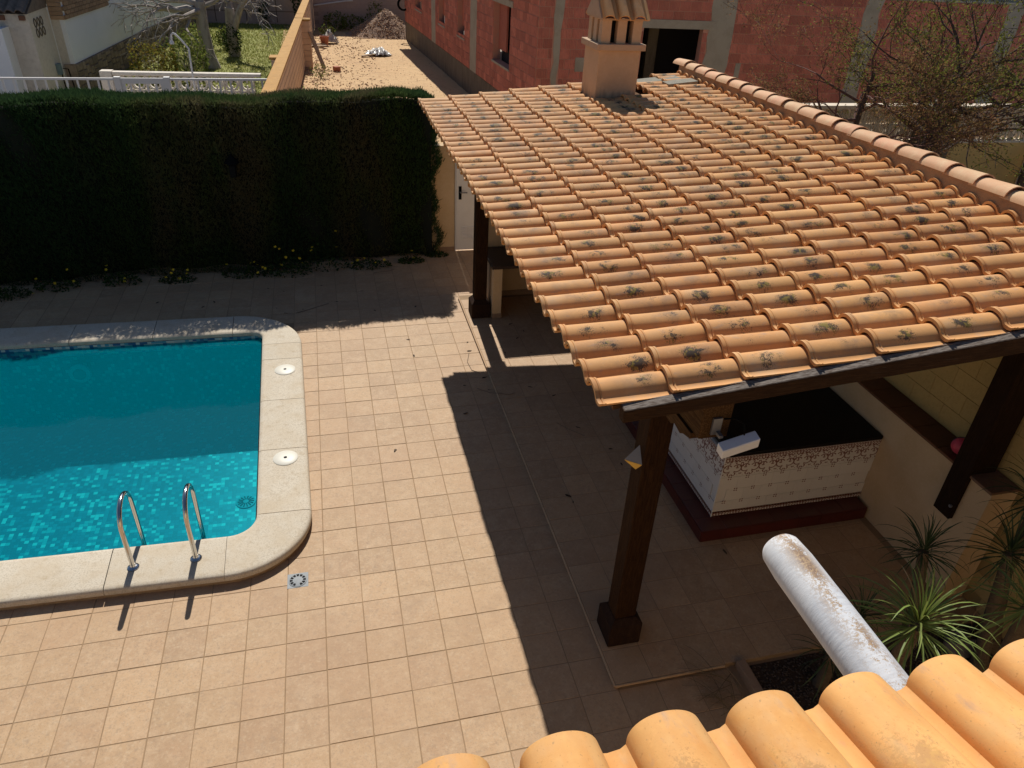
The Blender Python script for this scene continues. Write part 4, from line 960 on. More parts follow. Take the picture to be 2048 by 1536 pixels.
mb.f += [(0, 1, 2, 3), (4*39+3, 4*39+2, 4*39+1, 4*39)]; mb.m += [0, 0]
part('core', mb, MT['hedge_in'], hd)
def hedge_pts(nf, ntp, ns):
    x = rng.uniform(-7.5, 2.2, nf); z = rng.uniform(0, 1, nf)**.9*2.76; y = hfront(x, z)+rng.normal(0, .025, nf)
    edge = np.clip((x-1.9)/.3, 0, 1); y += edge**2*.22
    P1 = np.c_[x, y, np.minimum(z, htop(x, 0))]; D1 = np.c_[rng.normal(0, .35, nf), -.55+rng.normal(0, .3, nf), .8+rng.normal(0, .35, nf)]
    x = rng.uniform(-7.5, 2.2, ntp); y = rng.uniform(0, 1, ntp)*(HB-hy(x)-.05)+hy(x)+.05; P2 = np.c_[x, y, htop(x, (y-hy(x))/1.5)-.02+rng.normal(0, .02, ntp)]
    D2 = np.c_[rng.normal(0, .4, ntp), rng.normal(0, .4, ntp)-.1, np.ones(ntp)]
    y = rng.uniform(7.95, HB, ns); z = rng.uniform(0, 2.7, ns); P3 = np.c_[2.17+rng.normal(0, .035, ns)+.05*np.sin(z*4)+.05*np.sin(z*9+y*3)-.10*np.clip((z-2.3)/.4, 0, 1), y, z]; D3 = np.c_[.6+rng.normal(0, .3, ns), rng.normal(0, .4, ns), .8+rng.normal(0, .3, ns)]
    return np.r_[P1, P2, P3], np.r_[D1, D2, D3]
P, D = hedge_pts(105000, 60000, 12000); n = len(P)
V, F = blades(P, D, rng.uniform(.035, .085, n), rng.uniform(.010, .022, n)); V -= np.array(WL[hd.name])
hm = npmesh('hedge_foliage', V, F, MT['hedge']); obj('foliage', hm, hd, kind='stuff')
T = NT(MT['hedge']); tc = T.n('TexCoord'); cur = base_col(MT['hedge'])          # plants of slightly different green side by side, brown dry patches
cur = T.mix(T.math('MULTIPLY', T.ramp(T.noise(tc.outputs['Object'], .9, 3, (1, 1, .25)), .52, .66), .75), cur, (.14, .105, .06))
cur = T.mix(T.math('MULTIPLY', T.ramp(T.noise(tc.outputs['Object'], .7, 3, (1.2, 1, .2)), .60, .45), .6), cur, (.020, .058, .026))
T.L.new(cur, T.b.inputs['Base Color'])
for l in [n for n in T.N if n.type == 'BSDF_TRANSLUCENT']: T.L.new(cur, l.inputs[0])
# sprigs standing proud on the top
n = 2600; x = rng.uniform(-7.5, 2.1, n); keep = (np.sin(x*3.1)+np.sin(x*7.7)+rng.normal(0, .6, n)) > .1; x = x[keep]; n = len(x)
P = np.c_[x, HB-rng.uniform(0, .5, n), htop(x, 1.)-.01]; V, F = blades(P, np.c_[rng.normal(0, .2, n), rng.normal(0, .2, n), np.ones(n)], rng.uniform(.05, .13, n), rng.uniform(.008, .016, n)); V -= np.array(WL[hd.name])
obj('sprigs', npmesh('hedge_sprigs', V, F, MT['hedge']), hd, kind='stuff')
# dark lantern in the hedge face
la = empty('garden_lantern', 'black garden lantern set against the dark hedge', 'lamp', (-1.10, 7.66, 1.64))
part('arm', MB().tube([(-1.10, 7.68, 1.72), (-1.10, 8.1, 1.72)], .014, 8), MT['black'], la)
part('body', MB().box((-1.15, 7.61, 1.64), (-1.05, 7.71, 1.84), 0), MT['black'], la, bevel=.01)
part('roof', MB().lathe([(.12, 1.861), (.11, 1.88), (.03, 1.97), (.015, 2.0)], (-1.10, 7.66, 0), 8), MT['black'], la)
part('glass', MB().box((-1.14, 7.603, 1.66), (-1.06, 7.608, 1.82)), M('lantern_glass', (.008, .008, .008), .7, spec=.1), la)
# flowering weeds along the foot of the hedge
def weed(x, y, r, n, fl, lab, h=.25, seed=0):
    R = np.random.default_rng(seed); e = empty('flowering_weed', lab, 'weed', (x, y, 0), 0)
    a = R.uniform(0, 2*pi, n); d = r*np.sqrt(R.uniform(0, 1, n)); P = np.c_[d*cos_(a), d*sin_(a)*.5, R.uniform(0, h, n)*(1-d/r*.7)]
    V, F = leaves(P, .05, (0, -.3, .8)); V[:, 2] = np.maximum(V[:, 2], .008); obj('foliage', npmesh('weed_foliage', V, F, MT['weed']), e, kind='stuff')
    for k in range((fl*2+2)//3):
        aa = R.uniform(0, 2*pi); dd = r*R.uniform(.2, 1.15); z = R.uniform(.06, h*1.25+.05); p = (dd*cos(aa), dd*sin(aa)*.4-.05, z)
        inst('flower', FLW, e, p, (R.uniform(-.2, .9), R.uniform(-.4, .4), 0), R.uniform(.75, 1.2))
cos_, sin_ = np.cos, np.sin
mb = MB()
for k in range(5):
    a = 2*pi*k/5; mb.add([(0, 0, 0), (.02*cos(a-.45), .02*sin(a-.45), .008), (.026*cos(a), .026*sin(a), .012), (.02*cos(a+.45), .02*sin(a+.45), .008)], [(0, 1, 2, 3)])
FLW = mb.mesh('flower', MT['petal'], False, False)[0]
for k, (x, y, r, n, fl, h, lab) in enumerate((
    (-4.75, 7.15, .45, 500, 8, .22, 'yellow flowered weed at the left end of the hedge foot'), (-4.0, 7.36, .35, 300, 6, .25, 'yellow flowered weed clump below the left part of the hedge, second from the left edge'),
    (-3.05, 7.42, .30, 260, 5, .3, 'yellow flowered weeds at the hedge foot behind the far pool corner'), (-2.2, 7.42, .30, 260, 10, .16, 'low mat of weed thick with yellow flowers at the hedge foot'),
    (-1.15, 7.52, .38, 320, 7, .2, 'weed with few yellow flowers below the black lantern'), (-.45, 7.48, .42, 520, 14, .4, 'largest yellow flowered weed clump spreading over the patio tiles'),
    (.25, 7.62, .35, 260, 6, .75, 'tall weed with yellow flowers climbing the hedge face'), (.95, 7.62, .4, 320, 7, .15, 'low weed with yellow flowers in front of the right part of the hedge'),
    (1.7, 7.72, .25, 260, 3, .15, 'small dark weed near the right end of the hedge'), (2.2, 7.95, .22, 260, 0, .12, 'flowerless dark weed tuft at the foot of the yellow wall by the door'))):
    weed(x, y, r, n, fl, lab, h, k)

# ================================================================ LITTER on the patio: fallen leaves and twigs
def leaf_litter():
    mb = MB().add([(-.05, 0, .004), (-.015, .02, .012), (.035, .016, .006), (.06, 0, .014), (.03, -.018, .008), (-.015, -.021, .006), (0, 0, .002)], [(0, 6, 1), (1, 6, 2), (2, 6, 3), (3, 6, 4), (4, 6, 5), (5, 6, 0)])
    return mb.mesh('fallen_leaf', MT['leaf_dead'], False, False)[0]
LL = leaf_litter()
sp = [(1.31, 4.83), (1.33, 4.35), (.33, 6.25), (-.45, 5.95), (-.6, 6.15), (-.2, 6.05), (.9, 5.85), (1.55, 5.9), (-1.7, 6.35), (-1.55, 6.5), (2.16, 4.62), (2.14, 4.36), (2.2, 3.6), (-.75, 6.9), (-.5, 6.75), (.1, 6.9), (1.9, 3.45), (2.75, 3.2), (3.0, 2.95), (3.1, 2.2), (3.35, 1.72), (3.37, 1.42), (2.6, 1.0), (2.62, .9), (3.9, -.1), (2.9, 4.55), (2.62, 4.15), (3.0, 4.1), (3.05, 4.75), (2.2, 3.3), (1.8, 2.8), (.85, 2.2), (1.45, 6.6), (.75, 6.6), (2.9, 5.0), (-2.4, 6.6)]
for x, y in sp:
    z = TZ if x > 2.29 else .007
    o = bpy.data.objects.new('fallen_leaf', LL); COL.objects.link(o); o.location = (x, y, z); o.rotation_euler = (random.uniform(-.2, .2), random.uniform(-.2, .2), random.uniform(0, 6)); s_ = random.uniform(.35, .85); o.scale = (s_, s_, s_)
    zn = ('dry dark leaf lying on the raised terrace floor under the pergola', 'fallen leaves on the terrace') if x > 2.29 else (('dry dark leaf lying on the open patio tiles between pool and step', 'fallen leaves on the open patio') if y < 5.2 else ('dry dark leaf lying on the shaded tiles between pool and hedge', 'fallen leaves in the hedge shade'))
    tag(o, zn[0], 'fallen leaf', zn[1])
def twig(pts, lab):
    o = part('fallen_twig', MB().tube(pts, .004, 5), MT['twig'], None); tag(o, lab, 'twig')
twig([(2.05, 3.35, .012), (2.2, 3.2, .02), (2.32, 3.1, .062), (2.42, 3.06, .056), (2.5, 3.09, .058)], 'pale bent twig lying across the step in the roof shadow')
twig([(2.12, 4.3, .011), (2.05, 4.05, .011), (2.07, 3.82, .011), (2.16, 3.74, .011)], 'thin curved stalk on the sunlit tiles beside the step')
twig([(2.86, 2.35, .056), (2.95, 2.2, .06), (3.12, 2.02, .056)], 'thin stalk on the shaded terrace floor under the roof')
twig([(1.0, 7.3, .012), (1.12, 7.34, .012), (1.3, 7.36, .012), (1.36, 7.42, .012)], 'white dry twig on the tiles in front of the hedge')
twig([(.2, 6.2, .012), (-.15, 6.0, .012), (-.3, 5.93, .012)], 'faint dry stalk on the shaded tiles by the far pool corner')

# ================================================================ BEYOND THE HEDGE
def bricks_wall(parent, L_, z0, z1, bl, bh, openings, cols, mats, limit, mort=.018, thick=.24, order=None, name='brick', proud=.010):
    """local frame: x along the wall, -y outwards. mortar body with openings, courses of single bricks in front"""
    bmat, jmat = mats
    xs = sorted(set([0, L_]+[v for o in openings for v in (o[0], o[1])])); zs = sorted(set([z0, z1]+[v for o in openings for v in (o[2], o[3])]))
    mb = MB()
    for a, b in zip(xs[:-1], xs[1:]):
        for c, d in zip(zs[:-1], zs[1:]):
            m = ((a+b)/2, (c+d)/2)
            if any(o[0] < m[0] < o[1] and o[2] < m[1] < o[3] for o in openings): continue
            mb.box((a, 0, c), (b, thick, d))
    part('mortar', mb, jmat, parent, world=False)
    out = []; r = 0; z = z0
    while z < z1-.02:
        x = -(bl*.5 if r % 2 else 0)
        zt = min(z+bh, z1)
        while x < L_:
            segs = [(max(x, 0), min(x+bl, L_))]
            for o in list(openings)+list(cols):
                if o[2] < (z+zt)/2 < o[3]:
                    ns = []
                    for a, b in segs:
                        if o[1] <= a or o[0] >= b: ns.append((a, b)); continue
                        if a < o[0]: ns.append((a, o[0]))
                        if b > o[1]: ns.append((o[1], b))
                    segs = ns
            out += [(a, b, z, zt) for a, b in segs if b-a > .03]
            x += bl
        z += bh; r += 1
    if order: out.sort(key=order)
    for a, b, c, d in out[:limit]:
        part(name, MB().box((a+mort/2, -proud-random.uniform(0, .004), c+mort/2), (b-mort/2, -.0005, d-mort/2)), bmat, parent, world=False)
    if out[limit:]:
        mb = MB()
        for a, b, c, d in out[limit:]: mb.box((a+mort/2, -proud-random.uniform(0, .004), c+mort/2), (b-mort/2, -.0005, d-mort/2))
        o = part(name, mb, bmat, parent, world=False, kind='stuff')
# unfinished red building
rb = empty('brick_building', 'unfinished red clay block building with raw concrete columns and open windows', 'building', (5.97, 15.35, 0))
def subframe(name, parent, loc, rz, mb, mat):
    me, c = mb.mesh(name, mat, False, False); o = bpy.data.objects.new(name, me); COL.objects.link(o); o.parent = parent; o.location = loc; o.rotation_euler = (0, 0, rz); return o
LW = 21.25; aL = atan2(-1, .0507)
# west side wall: local x from the far end to the near corner
wops = [(LW-4.32, LW-2.46, 1.62, 3.26), (LW-9.3, LW-8.2, 1.70, 3.2), (LW-12.75, LW-11.55, 1.70, 3.2), (LW-18.2, LW-16.55, 1.70, 3.2)]
wcols = [(LW-7.3, LW-6.42, 0, 9), (LW-14.25, LW-13.4, 0, 9)]
far = (5.97-.0507*LW, 15.35+LW)
wl_ = subframe('side_wall', rb, (far[0]-5.97, far[1]-15.35, 0), aL, MB().box((0, .0, -.1), (LW, .3, .82)), MT['concrete_dark'])
bricks_wall(wl_, LW, .83, 4.01, .30, .245, wops, wcols, (MT['redblock'], MT['rmortar']), 300, order=lambda t: -t[0])
for c in wcols: part('column', MB().box((c[0]+random.uniform(-.02, .02), -.012, .83), (c[1], -.0008, 4.01)), MT['concrete'], wl_, world=False)
for o in wops:
    part('window_sill', MB().box((o[0]-.05, -.03, o[2]-.06), (o[1]+.05, .24, o[2]-.002)), MT['concrete'], wl_, world=False)
    part('interior_shade', MB().box((o[0]-.02, .302, o[2]-.1), (o[1]+.3, .9, o[3]+.2)), MT['room_shade'], wl_, world=False)  # added block, its near-black colour stands in for shade behind the window
    part('window_reveal', MB().box((o[0], .18, o[2]+.32), (o[0]+(o[1]-o[0])*.45, .238, o[3])), MT['redblock'], wl_, world=False)
o = wops[0]; part('lintel', MB().box((o[0]-.15, -.03, o[3]-.0), (o[1]+.2, -.001, o[3]+.16)), MT['concrete'], wl_, world=False)
LF = 16.; aF = radians(-4)
fops = [(2.84, 4.50, .9, 3.11)]
fcols = [(.40, .61, 0, 9), (4.66, 5.33, 0, 9), (9.05, 9.55, 0, 9), (13.5, 14.0, 0, 9), (2.75, 4.72, 3.11, 3.30)]
wf = subframe('front_wall', rb, (0, 0, 0), aF, MB().box((0, .0, -.1), (LF, .3, .82)), MT['concrete_dark'])
bricks_wall(wf, LF, .83, 3.98, .30, .245, fops, fcols, (MT['redblock'], MT['rmortar']), 300, order=lambda t: abs(t[0]-4)-(t[2]*.2))
for c in fcols[:4]:
    n = 9; mb = MB(); vs = []
    for i in range(n+1):
        z = .83+(3.98-.83)*i/n; e1_, e2_ = random.uniform(-.06, .06), random.uniform(-.06, .06); vs += [(c[0]+e1_, -.014, z), (c[1]+e2_, -.014, z), (c[1]+e2_, -.0006, z), (c[0]+e1_, -.0006, z)]
    mb.add(vs, [(4*i+k, 4*i+(k+1) % 4, 4*i+4+(k+1) % 4, 4*i+4+k) for i in range(n) for k in range(4)]+[(0, 3, 2, 1), (4*n, 4*n+1, 4*n+2, 4*n+3)]); part('column', mb, MT['concrete'], wf, world=False)
part('lintel', MB().box((2.75, -.03, 3.112), (4.85, -.0008, 3.32)), MT['concrete'], wf, world=False)
part('ring_beam', MB().box((.1, -.02, 3.985), (LF, .25, 4.018)), MT['concrete'], wf, world=False)
part('room', MB().add([(.3, 2.6, 0), (8, 2.6, 0), (8, 2.6, 4), (.3, 2.6, 4), (.3, .3, .83), (8, .3, .83), (.3, .3, 4), (8, .3, 4)], [(0, 1, 2, 3), (4, 5, 1, 0), (6, 3, 2, 7)]), MT['room_shade'], wf, world=False)
part('room_pillar', MB().box((3.55, 1.6, .8), (3.85, 1.9, 3.9)), MT['concrete_dark'], wf, world=False)
part('patch', MB().box((1.05, -.018, 2.0), (1.3, -.012, 2.35)).box((5.6, -.018, 1.9), (5.75, -.012, 2.3)), MT['concrete'], wf, world=False)
ro_ = MB().add([(x, y, z) for z in (4.02, 4.30) for x, y in ((5.42, 15.6), (5.97, 15.6), (22, 14.5), (22, 36.9), (4.33, 36.9))], [(4, 3, 2, 1, 0), (5, 6, 7, 8, 9), (0, 1, 6, 5), (1, 2, 7, 6), (2, 3, 8, 7), (3, 4, 9, 8), (4, 0, 5, 9)]); part('floor_slab', ro_, MT['concrete'], rb)
# coil of black hose hanging on its far corner
mb = MB(); mb.tube([(4.80+.20*cos(a)*.0+.0-.04, 36.4+.35*cos(a)*.3, 1.55+.26*sin(a)) if False else (4.78+.26*cos(a), 36.2, 1.62+.26*sin(a)) for a in np.linspace(0, 2*pi, 20)], .055, 8); o = part('hose_coil', mb, MT['black'], None, True); tag(o, 'black ring of hose hanging at the far corner of the red building', 'hose')
# block wall with ochre coping between lot and lawn
aw = atan2(16.1, .66); ux, uy = cos(aw), sin(aw); BL = 31.
s0 = -13.5; ox, oy = -.31+ux*s0, 23.2+uy*s0
pw = empty('block_wall', 'long beige block wall with mossy ochre coping between the lawn and the earth lot', 'wall', (ox, oy, 0), aw)
part('core', MB().box((0, .012, -.1), (BL, .19, 1.70)), MT['pjoint'], pw, world=False)
cnt = []
for r in range(8):
    for k in range(int(BL/.5)+1):
        x = k*.5+(.25 if r % 2 else 0)
        if x < BL: cnt.append((x, r))
cnt.sort(key=lambda t: abs(t[0]-9) if t[0] > 3 else 50)
pbm = MB().box((-.247, -.004, -.094), (.247, .0115, .094)).mesh('block', MT['pblock'], False, False)[0]
for x, r in cnt[:300]: inst('block', pbm, pw, (x, .0, .106+.2125*r))
mb = MB()
for x, r in cnt[300:]: mb.box((x-.247, -.004, .012+.2125*r), (x+.247, .0115, .200+.2125*r))
part('block', mb, MT['pblock'], pw, world=False, kind='stuff')
for v in pw.children: pass
k = 0
while k*1.0 < BL:
    part('coping_slab', MB().box((k*1.0+.002, -.06, 1.705), (min(k+1, BL)-.002, .25, 1.765)), MT['ocap'], pw, world=False, bevel=.008); k += 1
for s_, side in ((18.4, -1), (9.2, 1)):
    y0, y1 = ((-.30, -.001) if side < 0 else (.193, .42))
    for r in range(8): part('pilaster_block', MB().box((s_-.2, y0, .006+.21*r), (s_+.2, y1, .21+.21*r-.004)), MT['pblock'], pw, world=False)
    part('pilaster_cap', MB().box((s_-.24, y0-.04 if side < 0 else y0+.06, 1.69), (s_+.24, y1-.06 if side < 0 else y1+.05, 1.75)), MT['ocap'], pw, world=False)
# mirrored: -y local must face the lot (+x)
# back wall of the lot and of the lawn
bk = empty('back_wall', 'beige block wall closing the far end of the earth lot', 'wall', (2.6, 40.5, 0))
bb = subframe('wall_face', bk, (-2.2, -.5, 0), 0, MB().box((0, .01, -.1), (6.5, .2, 3.2)), MT['backjoint'])
for r in range(15):
    for k in range(14):
        x = k*.5+(.25 if r % 2 else 0)
        if x < 6.4: part('block', MB().box((x+.004, 0, r*.2+.004), (min(x+.5, 6.5)-.004, .0095, r*.2+.196)), MT['backwall'], bb, world=False)
gb = empty('lawn_back_wall', 'shaded block wall with pale coping behind the lawn', 'wall', (-4, 42, 0))
part('wall_face', MB().box((-9, 42, -.1), (.4, 42.2, 1.25)), MT['backwall'], gb)
for k in range(5):
    part('panel_joint', MB().box((-8+k*1.6, 41.99, .02), (-7.96+k*1.6, 41.998, 1.2)), MT['pjoint'], gb)
part('course_joint', MB().box((-9, 41.99, .55), (.4, 41.998, .58)), MT['pjoint'], gb)
part('coping', MB().box((-9, 41.92, 1.252), (.4, 42.28, 1.34)), MT['lattice'], gb)
part('upper_wall', MB().box((-9, 42.3, 1.0), (.4, 42.5, 3.4)), MT['backjoint'], gb)
o = part('wall_pole', MB().tube([(.45, 39.85, 1.12), (2.1, 39.85, 1.37), (2.5, 39.85, 1.40)], .035, 8), MT['wmetal'], None); tag(o, 'long pale pole leaning level against the far beige wall', 'pole')
# earth heap, clods, plants along the far wall
def heap(c, rx, ry, h, lab):
    n = 24; V = []; R = np.random.default_rng(3)
    X, Y = np.meshgrid(np.linspace(-1, 1, n), np.linspace(-1, 1, n)); d = np.sqrt(X**2+Y**2); Z = np.clip(1-d, 0, 1)**1.1*h+R.normal(0, .05, X.shape)*np.clip(1.1-d, 0, .6)-.03
    V = np.stack([c[0]+X*rx, c[1]+Y*ry, Z], -1).reshape(-1, 3); i = np.arange((n-1)*n).reshape(n-1, n)[:, :-1].ravel()
    o = obj('earth_heap', npmesh('earth_heap', V, np.stack([i, i+1, i+n+1, i+n], 1), MT['heap'])); tag(o, lab, 'earth heap')
heap((4.05, 38.0), 2.2, 1.6, 1.25, 'heap of brown earth and rubble by the far corner of the red building')
def clods(n, x0, x1, y0, y1, s0_, s1_, bias=None):
    P = np.c_[rng.uniform(x0, x1, n), rng.uniform(y0, y1, n), np.zeros(n)]
    if bias: P[:, 0] = x0+(x1-x0)*rng.uniform(0, 1, n)**bias
    return (P[:, None, :]+dirs[None]*rng.uniform(s0_, s1_, (n, 6, 1))*rng.uniform(.5, 1.2, (n, 1, 1))*np.array([1, 1, .6])).reshape(-1, 3), (np.arange(n)[:, None, None]*6+tri[None]).reshape(-1, 3)
A = [clods(1500, .3, 3.2, 17, 37.5, .02, .06, 2.2), clods(900, 0.5, 5.2, 16, 38, .012, .03), clods(1100, 2.2, 4.9, 36.3, 38.8, .015, .06)]
Vs = []; Fs = []; off = 0
for i, (v, f) in enumerate(A):
    v = v.copy()
    if i == 0: v[:, 0] += (v[:, 1]-23.2)*.041-.6
    if i == 2:
        cc = v.reshape(-1, 6, 3); m = cc.mean(1); dd = np.sqrt(((m[:, 0]-4.05)/2.2)**2+((m[:, 1]-38.)/1.6)**2); cc[:, :, 2] += (np.clip(1-dd, 0, 1)**1.1*1.25)[:, None]; v = cc.reshape(-1, 3)
    Vs.append(v); Fs.append(f+off); off += len(v)
obj('earth_clods', npmesh('earth_clods', np.concatenate(Vs), np.concatenate(Fs), MT['clod']), kind='stuff')
def shrub(nm, lab, c, r, h, n, mat, size=.09, cat='shrub', stems=True, seed=0):
    e = empty(nm, lab, cat, (c[0], c[1], 0)); R = np.random.default_rng(seed)
    P = R.normal(size=(n, 3)); P /= np.linalg.norm(P, axis=1)[:, None]; P *= (R.uniform(.35, 1, (n, 1)))**.5; P *= (1+.25*np.sin(5*P[:, :1]+seed)*np.cos(4*P[:, 1:2]))
    P = P*np.array([r, r, h/2])+np.array([0, 0, h/2]); P[:, 2] = np.maximum(P[:, 2], .03)
    V, F = leaves(P, size, (0, 0, .5)); obj('foliage', npmesh(nm+'_foliage', V, F, mat), e, kind='stuff')
    mb = MB()
    for k in range(7):
        a = 2*pi*k/7; mb.tube([(c[0], c[1], 0), (c[0]+r*.3*cos(a), c[1]+r*.3*sin(a), h*.4), (c[0]+r*.6*cos(a), c[1]+r*.6*sin(a), h*.75)], [.02, .014, .006], 5)
    part('stem', mb, MT['bark'], e); return e
shrub('weed_bush', 'dark weedy bush at the foot of the far wall, left of the heap', (1.5, 39.3), .7, .9, 420, MT['shrub'], .12, seed=1)
shrub('weed_bush', 'bright low weeds beside the plastic and planks on the lot', (1.0, 37.4), .5, .5, 320, MT['shrub'], .09, seed=2)
shrub('weed_bush', 'dark weedy bush against the middle of the far wall', (2.4, 39.4), .8, .8, 420, MT['shrub'], .12, seed=3)
shrub('weed_bush', 'upright dark weeds behind the earth heap', (3.6, 39.5), .5, 1.5, 260, MT['shrub'], .12, seed=4)
shrub('weed_bush', 'small green weed at the foot of the wall pilaster', (.45, 25.6), .35, .55, 200, MT['shrub'], .07, seed=5)
shrub('weed_bush', 'low pale weeds at the wall foot just above the hedge', (.1, 20.2), .5, .35, 260, MT['shrub'], .07, seed=6)
# plastic sheet
def film(c, r, h, seed, lab, nm='plastic_sheet'):
    R = np.random.default_rng(seed); n = 22; X, Y = np.meshgrid(np.linspace(-1, 1, n), np.linspace(-1, 1, n)); d = np.sqrt(X**2+Y**2)
    Z = h*np.clip(1-d, 0, 1)**.7*(R.uniform(.25, 1, X.shape)); X2 = X*r*(1+.2*R.normal(size=X.shape)*.4); Y2 = Y*r*.7*(1+.2*R.normal(size=X.shape)*.4)
    V = np.stack([c[0]+X2, c[1]+Y2, Z+.015], -1).reshape(-1, 3); i = np.arange((n-1)*n).reshape(n-1, n)[:, :-1].ravel(); F = np.stack([i, i+1, i+n+1, i+n], 1)
    dd = d.reshape(-1); F = F[dd[F[:, 0]] < .95]
    o = obj(nm, npmesh(nm, V, F, MT['film'])); tag(o, lab, 'plastic sheet')
film((3.05, 31.2), .62, .42, 1, 'crumpled clear plastic sheet lying alone on the bare earth')
film((1.02, 34.6), .42, .75, 2, 'clear plastic bag crumpled behind the terracotta pot')
o = part('terracotta_pot', MB().lathe([(.15, 0), (.21, .38), (.23, .40), (.19, .40), (.14, .1)], (.78, 33.9, 0), 14), MT['terracotta'], None, 30); tag(o, 'terracotta pot beside a plastic bag on the earth lot', 'pot')
def plank(a, b, w_, lab):
    a, b = Vector(a), Vector(b); d = (b-a).normalized(); s_ = d.cross(Vector((0, 0, 1)))
    if s_.length < .1: s_ = Vector((0, 1, 0))
    s_.normalize(); u = s_.cross(d)*.025; s_ = s_*w_/2
    mb = MB().add([a-s_-u, a+s_-u, b+s_-u, b-s_-u, a-s_+u, a+s_+u, b+s_+u, b-s_+u], [(3, 2, 1, 0), (4, 5, 6, 7), (0, 1, 5, 4), (1, 2, 6, 5), (2, 3, 7, 6), (3, 0, 4, 7)])
    o = part('plank', mb, MT['plank'], None); tag(o, lab, 'plank')
plank((.15, 33.4, .04), (.85, 33.0, .10), .22, 'loose plank lying level, nearer of two beside the pot')
plank((.1, 34.0, .05), (.75, 33.6, .1), .2, 'loose plank lying level, farther of two beside the pot')
plank((.62, 27.4, .03), (.18, 27.9, 1.3), .16, 'long plank leaning against the block wall pilaster')
plank((2.3, 30.6, .04), (2.75, 30.9, .06), .12, 'short board lying beside the lone plastic sheet')
o = part('loose_brick', MB().box((.98, 27.0, 0), (1.2, 27.25, .17), 0, .4), MT['terracotta'], None); tag(o, 'single red brick lying on the bare earth', 'brick')

# ---------------------------------------------------------------- white railing and gate, lattice balustrades
RYW, RZW = 16.5, 1.565
def railing(lab, x0, x1, sp_):
    e = empty('metal_railing', lab, 'railing', ((x0+x1)/2, RYW, 0))
    part('top_rail', MB().box((x0, RYW-.03, RZW-.05), (x1, RYW+.03, RZW)), MT['wmetal'], e); part('bottom_rail', MB().box((x0, RYW-.02, .45), (x1, RYW+.02, .49)), MT['wmetal'], e)
    n = int((x1-x0)/sp_); bmh = MB().box((-.022, -.012, -.51), (.022, .012, .51)).mesh('baluster', MT['wmetal'], False, False)[0]
    for k in range(n): inst('baluster', bmh, e, (x0+(k+.5)*(x1-x0)/n-(x0+x1)/2, 0, 1.003))
    part('base_wall', MB().box((x0, RYW-.08, -.05), (x1, RYW+.08, .448)), MT['lattice'], e)
railing('white metal railing above the hedge, left of the white gate', -10.5, -4.62, .235)
railing('white metal railing above the hedge, right of the white gate', -3.30, -.95, .235)
gg = empty('garden_gate', 'white metal garden gate between two posts above the hedge', 'gate', (-3.95, RYW, 0))
for x in (-4.53, -3.38): part('post', MB().box((x-.07, RYW-.07, 0), (x+.07, RYW+.07, RZW+.03)), MT['wmetal'], gg)
part('frame', MB().box((-4.45, RYW-.025, RZW-.13), (-3.46, RYW+.025, RZW)).box((-4.45, RYW-.025, .3), (-4.37, RYW+.025, RZW-.131)).box((-3.54, RYW-.025, .3), (-3.46, RYW+.025, RZW-.131)).box((-4.369, RYW-.02, .3), (-3.541, RYW+.02, .4)), MT['wmetal'], gg)
bmh = MB().box((-.02, -.012, -.5), (.02, .012, .5)).mesh('bar', MT['wmetal'], False, False)[0]
for k in range(4): inst('bar', bmh, gg, (-.30+.2*k, 0, .92))
def lattice_mesh(name, s_, mat, style):
    mb = MB(); h = s_/2; t = .035; d = .045
    mb.box((-h, -d, -h), (h, d, -h+t*.6)); mb.box((-h, -d, h-t*.6), (h, d, h)); mb.box((-h, -d, -h+t*.6), (-h+t*.6, d, h-t*.6)); mb.box((h-t*.6, -d, -h+t*.6), (h, d, h-t*.6))
    n = 16; r1, r0 = h*.86, h*.62
    if style == 0:
        vs = []
        for i in range(n):
            a = 2*pi*i/n
            for r in (r0, r1):
                for y in (-d*.9, d*.9): vs.append((r*cos(a), y, r*sin(a)))
        fs = []
        for i in range(n):
            a, b = 4*i, 4*((i+1) % n); fs += [(a, b, b+2, a+2), (a+1, a+3, b+3, b+1), (a, a+1, b+1, b), (a+2, b+2, b+3, a+3)]
        mb.add(vs, fs); mb.box((-.02, -d*.8, -r0), (.02, d*.8, -r0*.3)); mb.box((-.02, -d*.8, r0*.3), (.02, d*.8, r0))
        for sx in (-1, 1):
            for sz in (-1, 1): mb.add([(sx*h*.62, -d*.85, sz*h*.72), (sx*h*.72, -d*.85, sz*h*.62), (sx*h, -d*.85, sz*h), (sx*h*.62, d*.85, sz*h*.72), (sx*h*.72, d*.85, sz*h*.62), (sx*h, d*.85, sz*h)], [(0, 1, 2), (3, 5, 4), (0, 2, 5, 3), (1, 4, 5, 2), (0, 3, 4, 1)])
    else:
        for k in range(5):                          # fan of pointed ribs
            x = -h*.8+h*.4*k; mb.add([(x*.25, -d, -h*.9), (x-.018, -d*.9, h*.9), (x+.018, -d*.9, h*.9), (x*.25, d, -h*.9), (x-.018, d*.9, h*.9), (x+.018, d*.9, h*.9)], [(0, 2, 1), (3, 4, 5), (0, 1, 4, 3), (1, 2, 5, 4), (2, 0, 3, 5)])
            mb.tube([(x*.3, 0, -h*.92), (x*.9, 0, -h*.2), (x, 0, h*.92)], [.012, .03, .012], 5)
    return mb.mesh(name, mat, False, False)[0]
l0 = lattice_mesh('lattice_block', .40, MT['lattice'], 0); l1 = lattice_mesh('lattice_block', .33, MT['lattice2'], 1)
lb = empty('lattice_balustrade', 'cream concrete balustrade with ring pattern blocks in front of the lawn', 'balustrade', (-3.2, 18.3, 0), -.06)
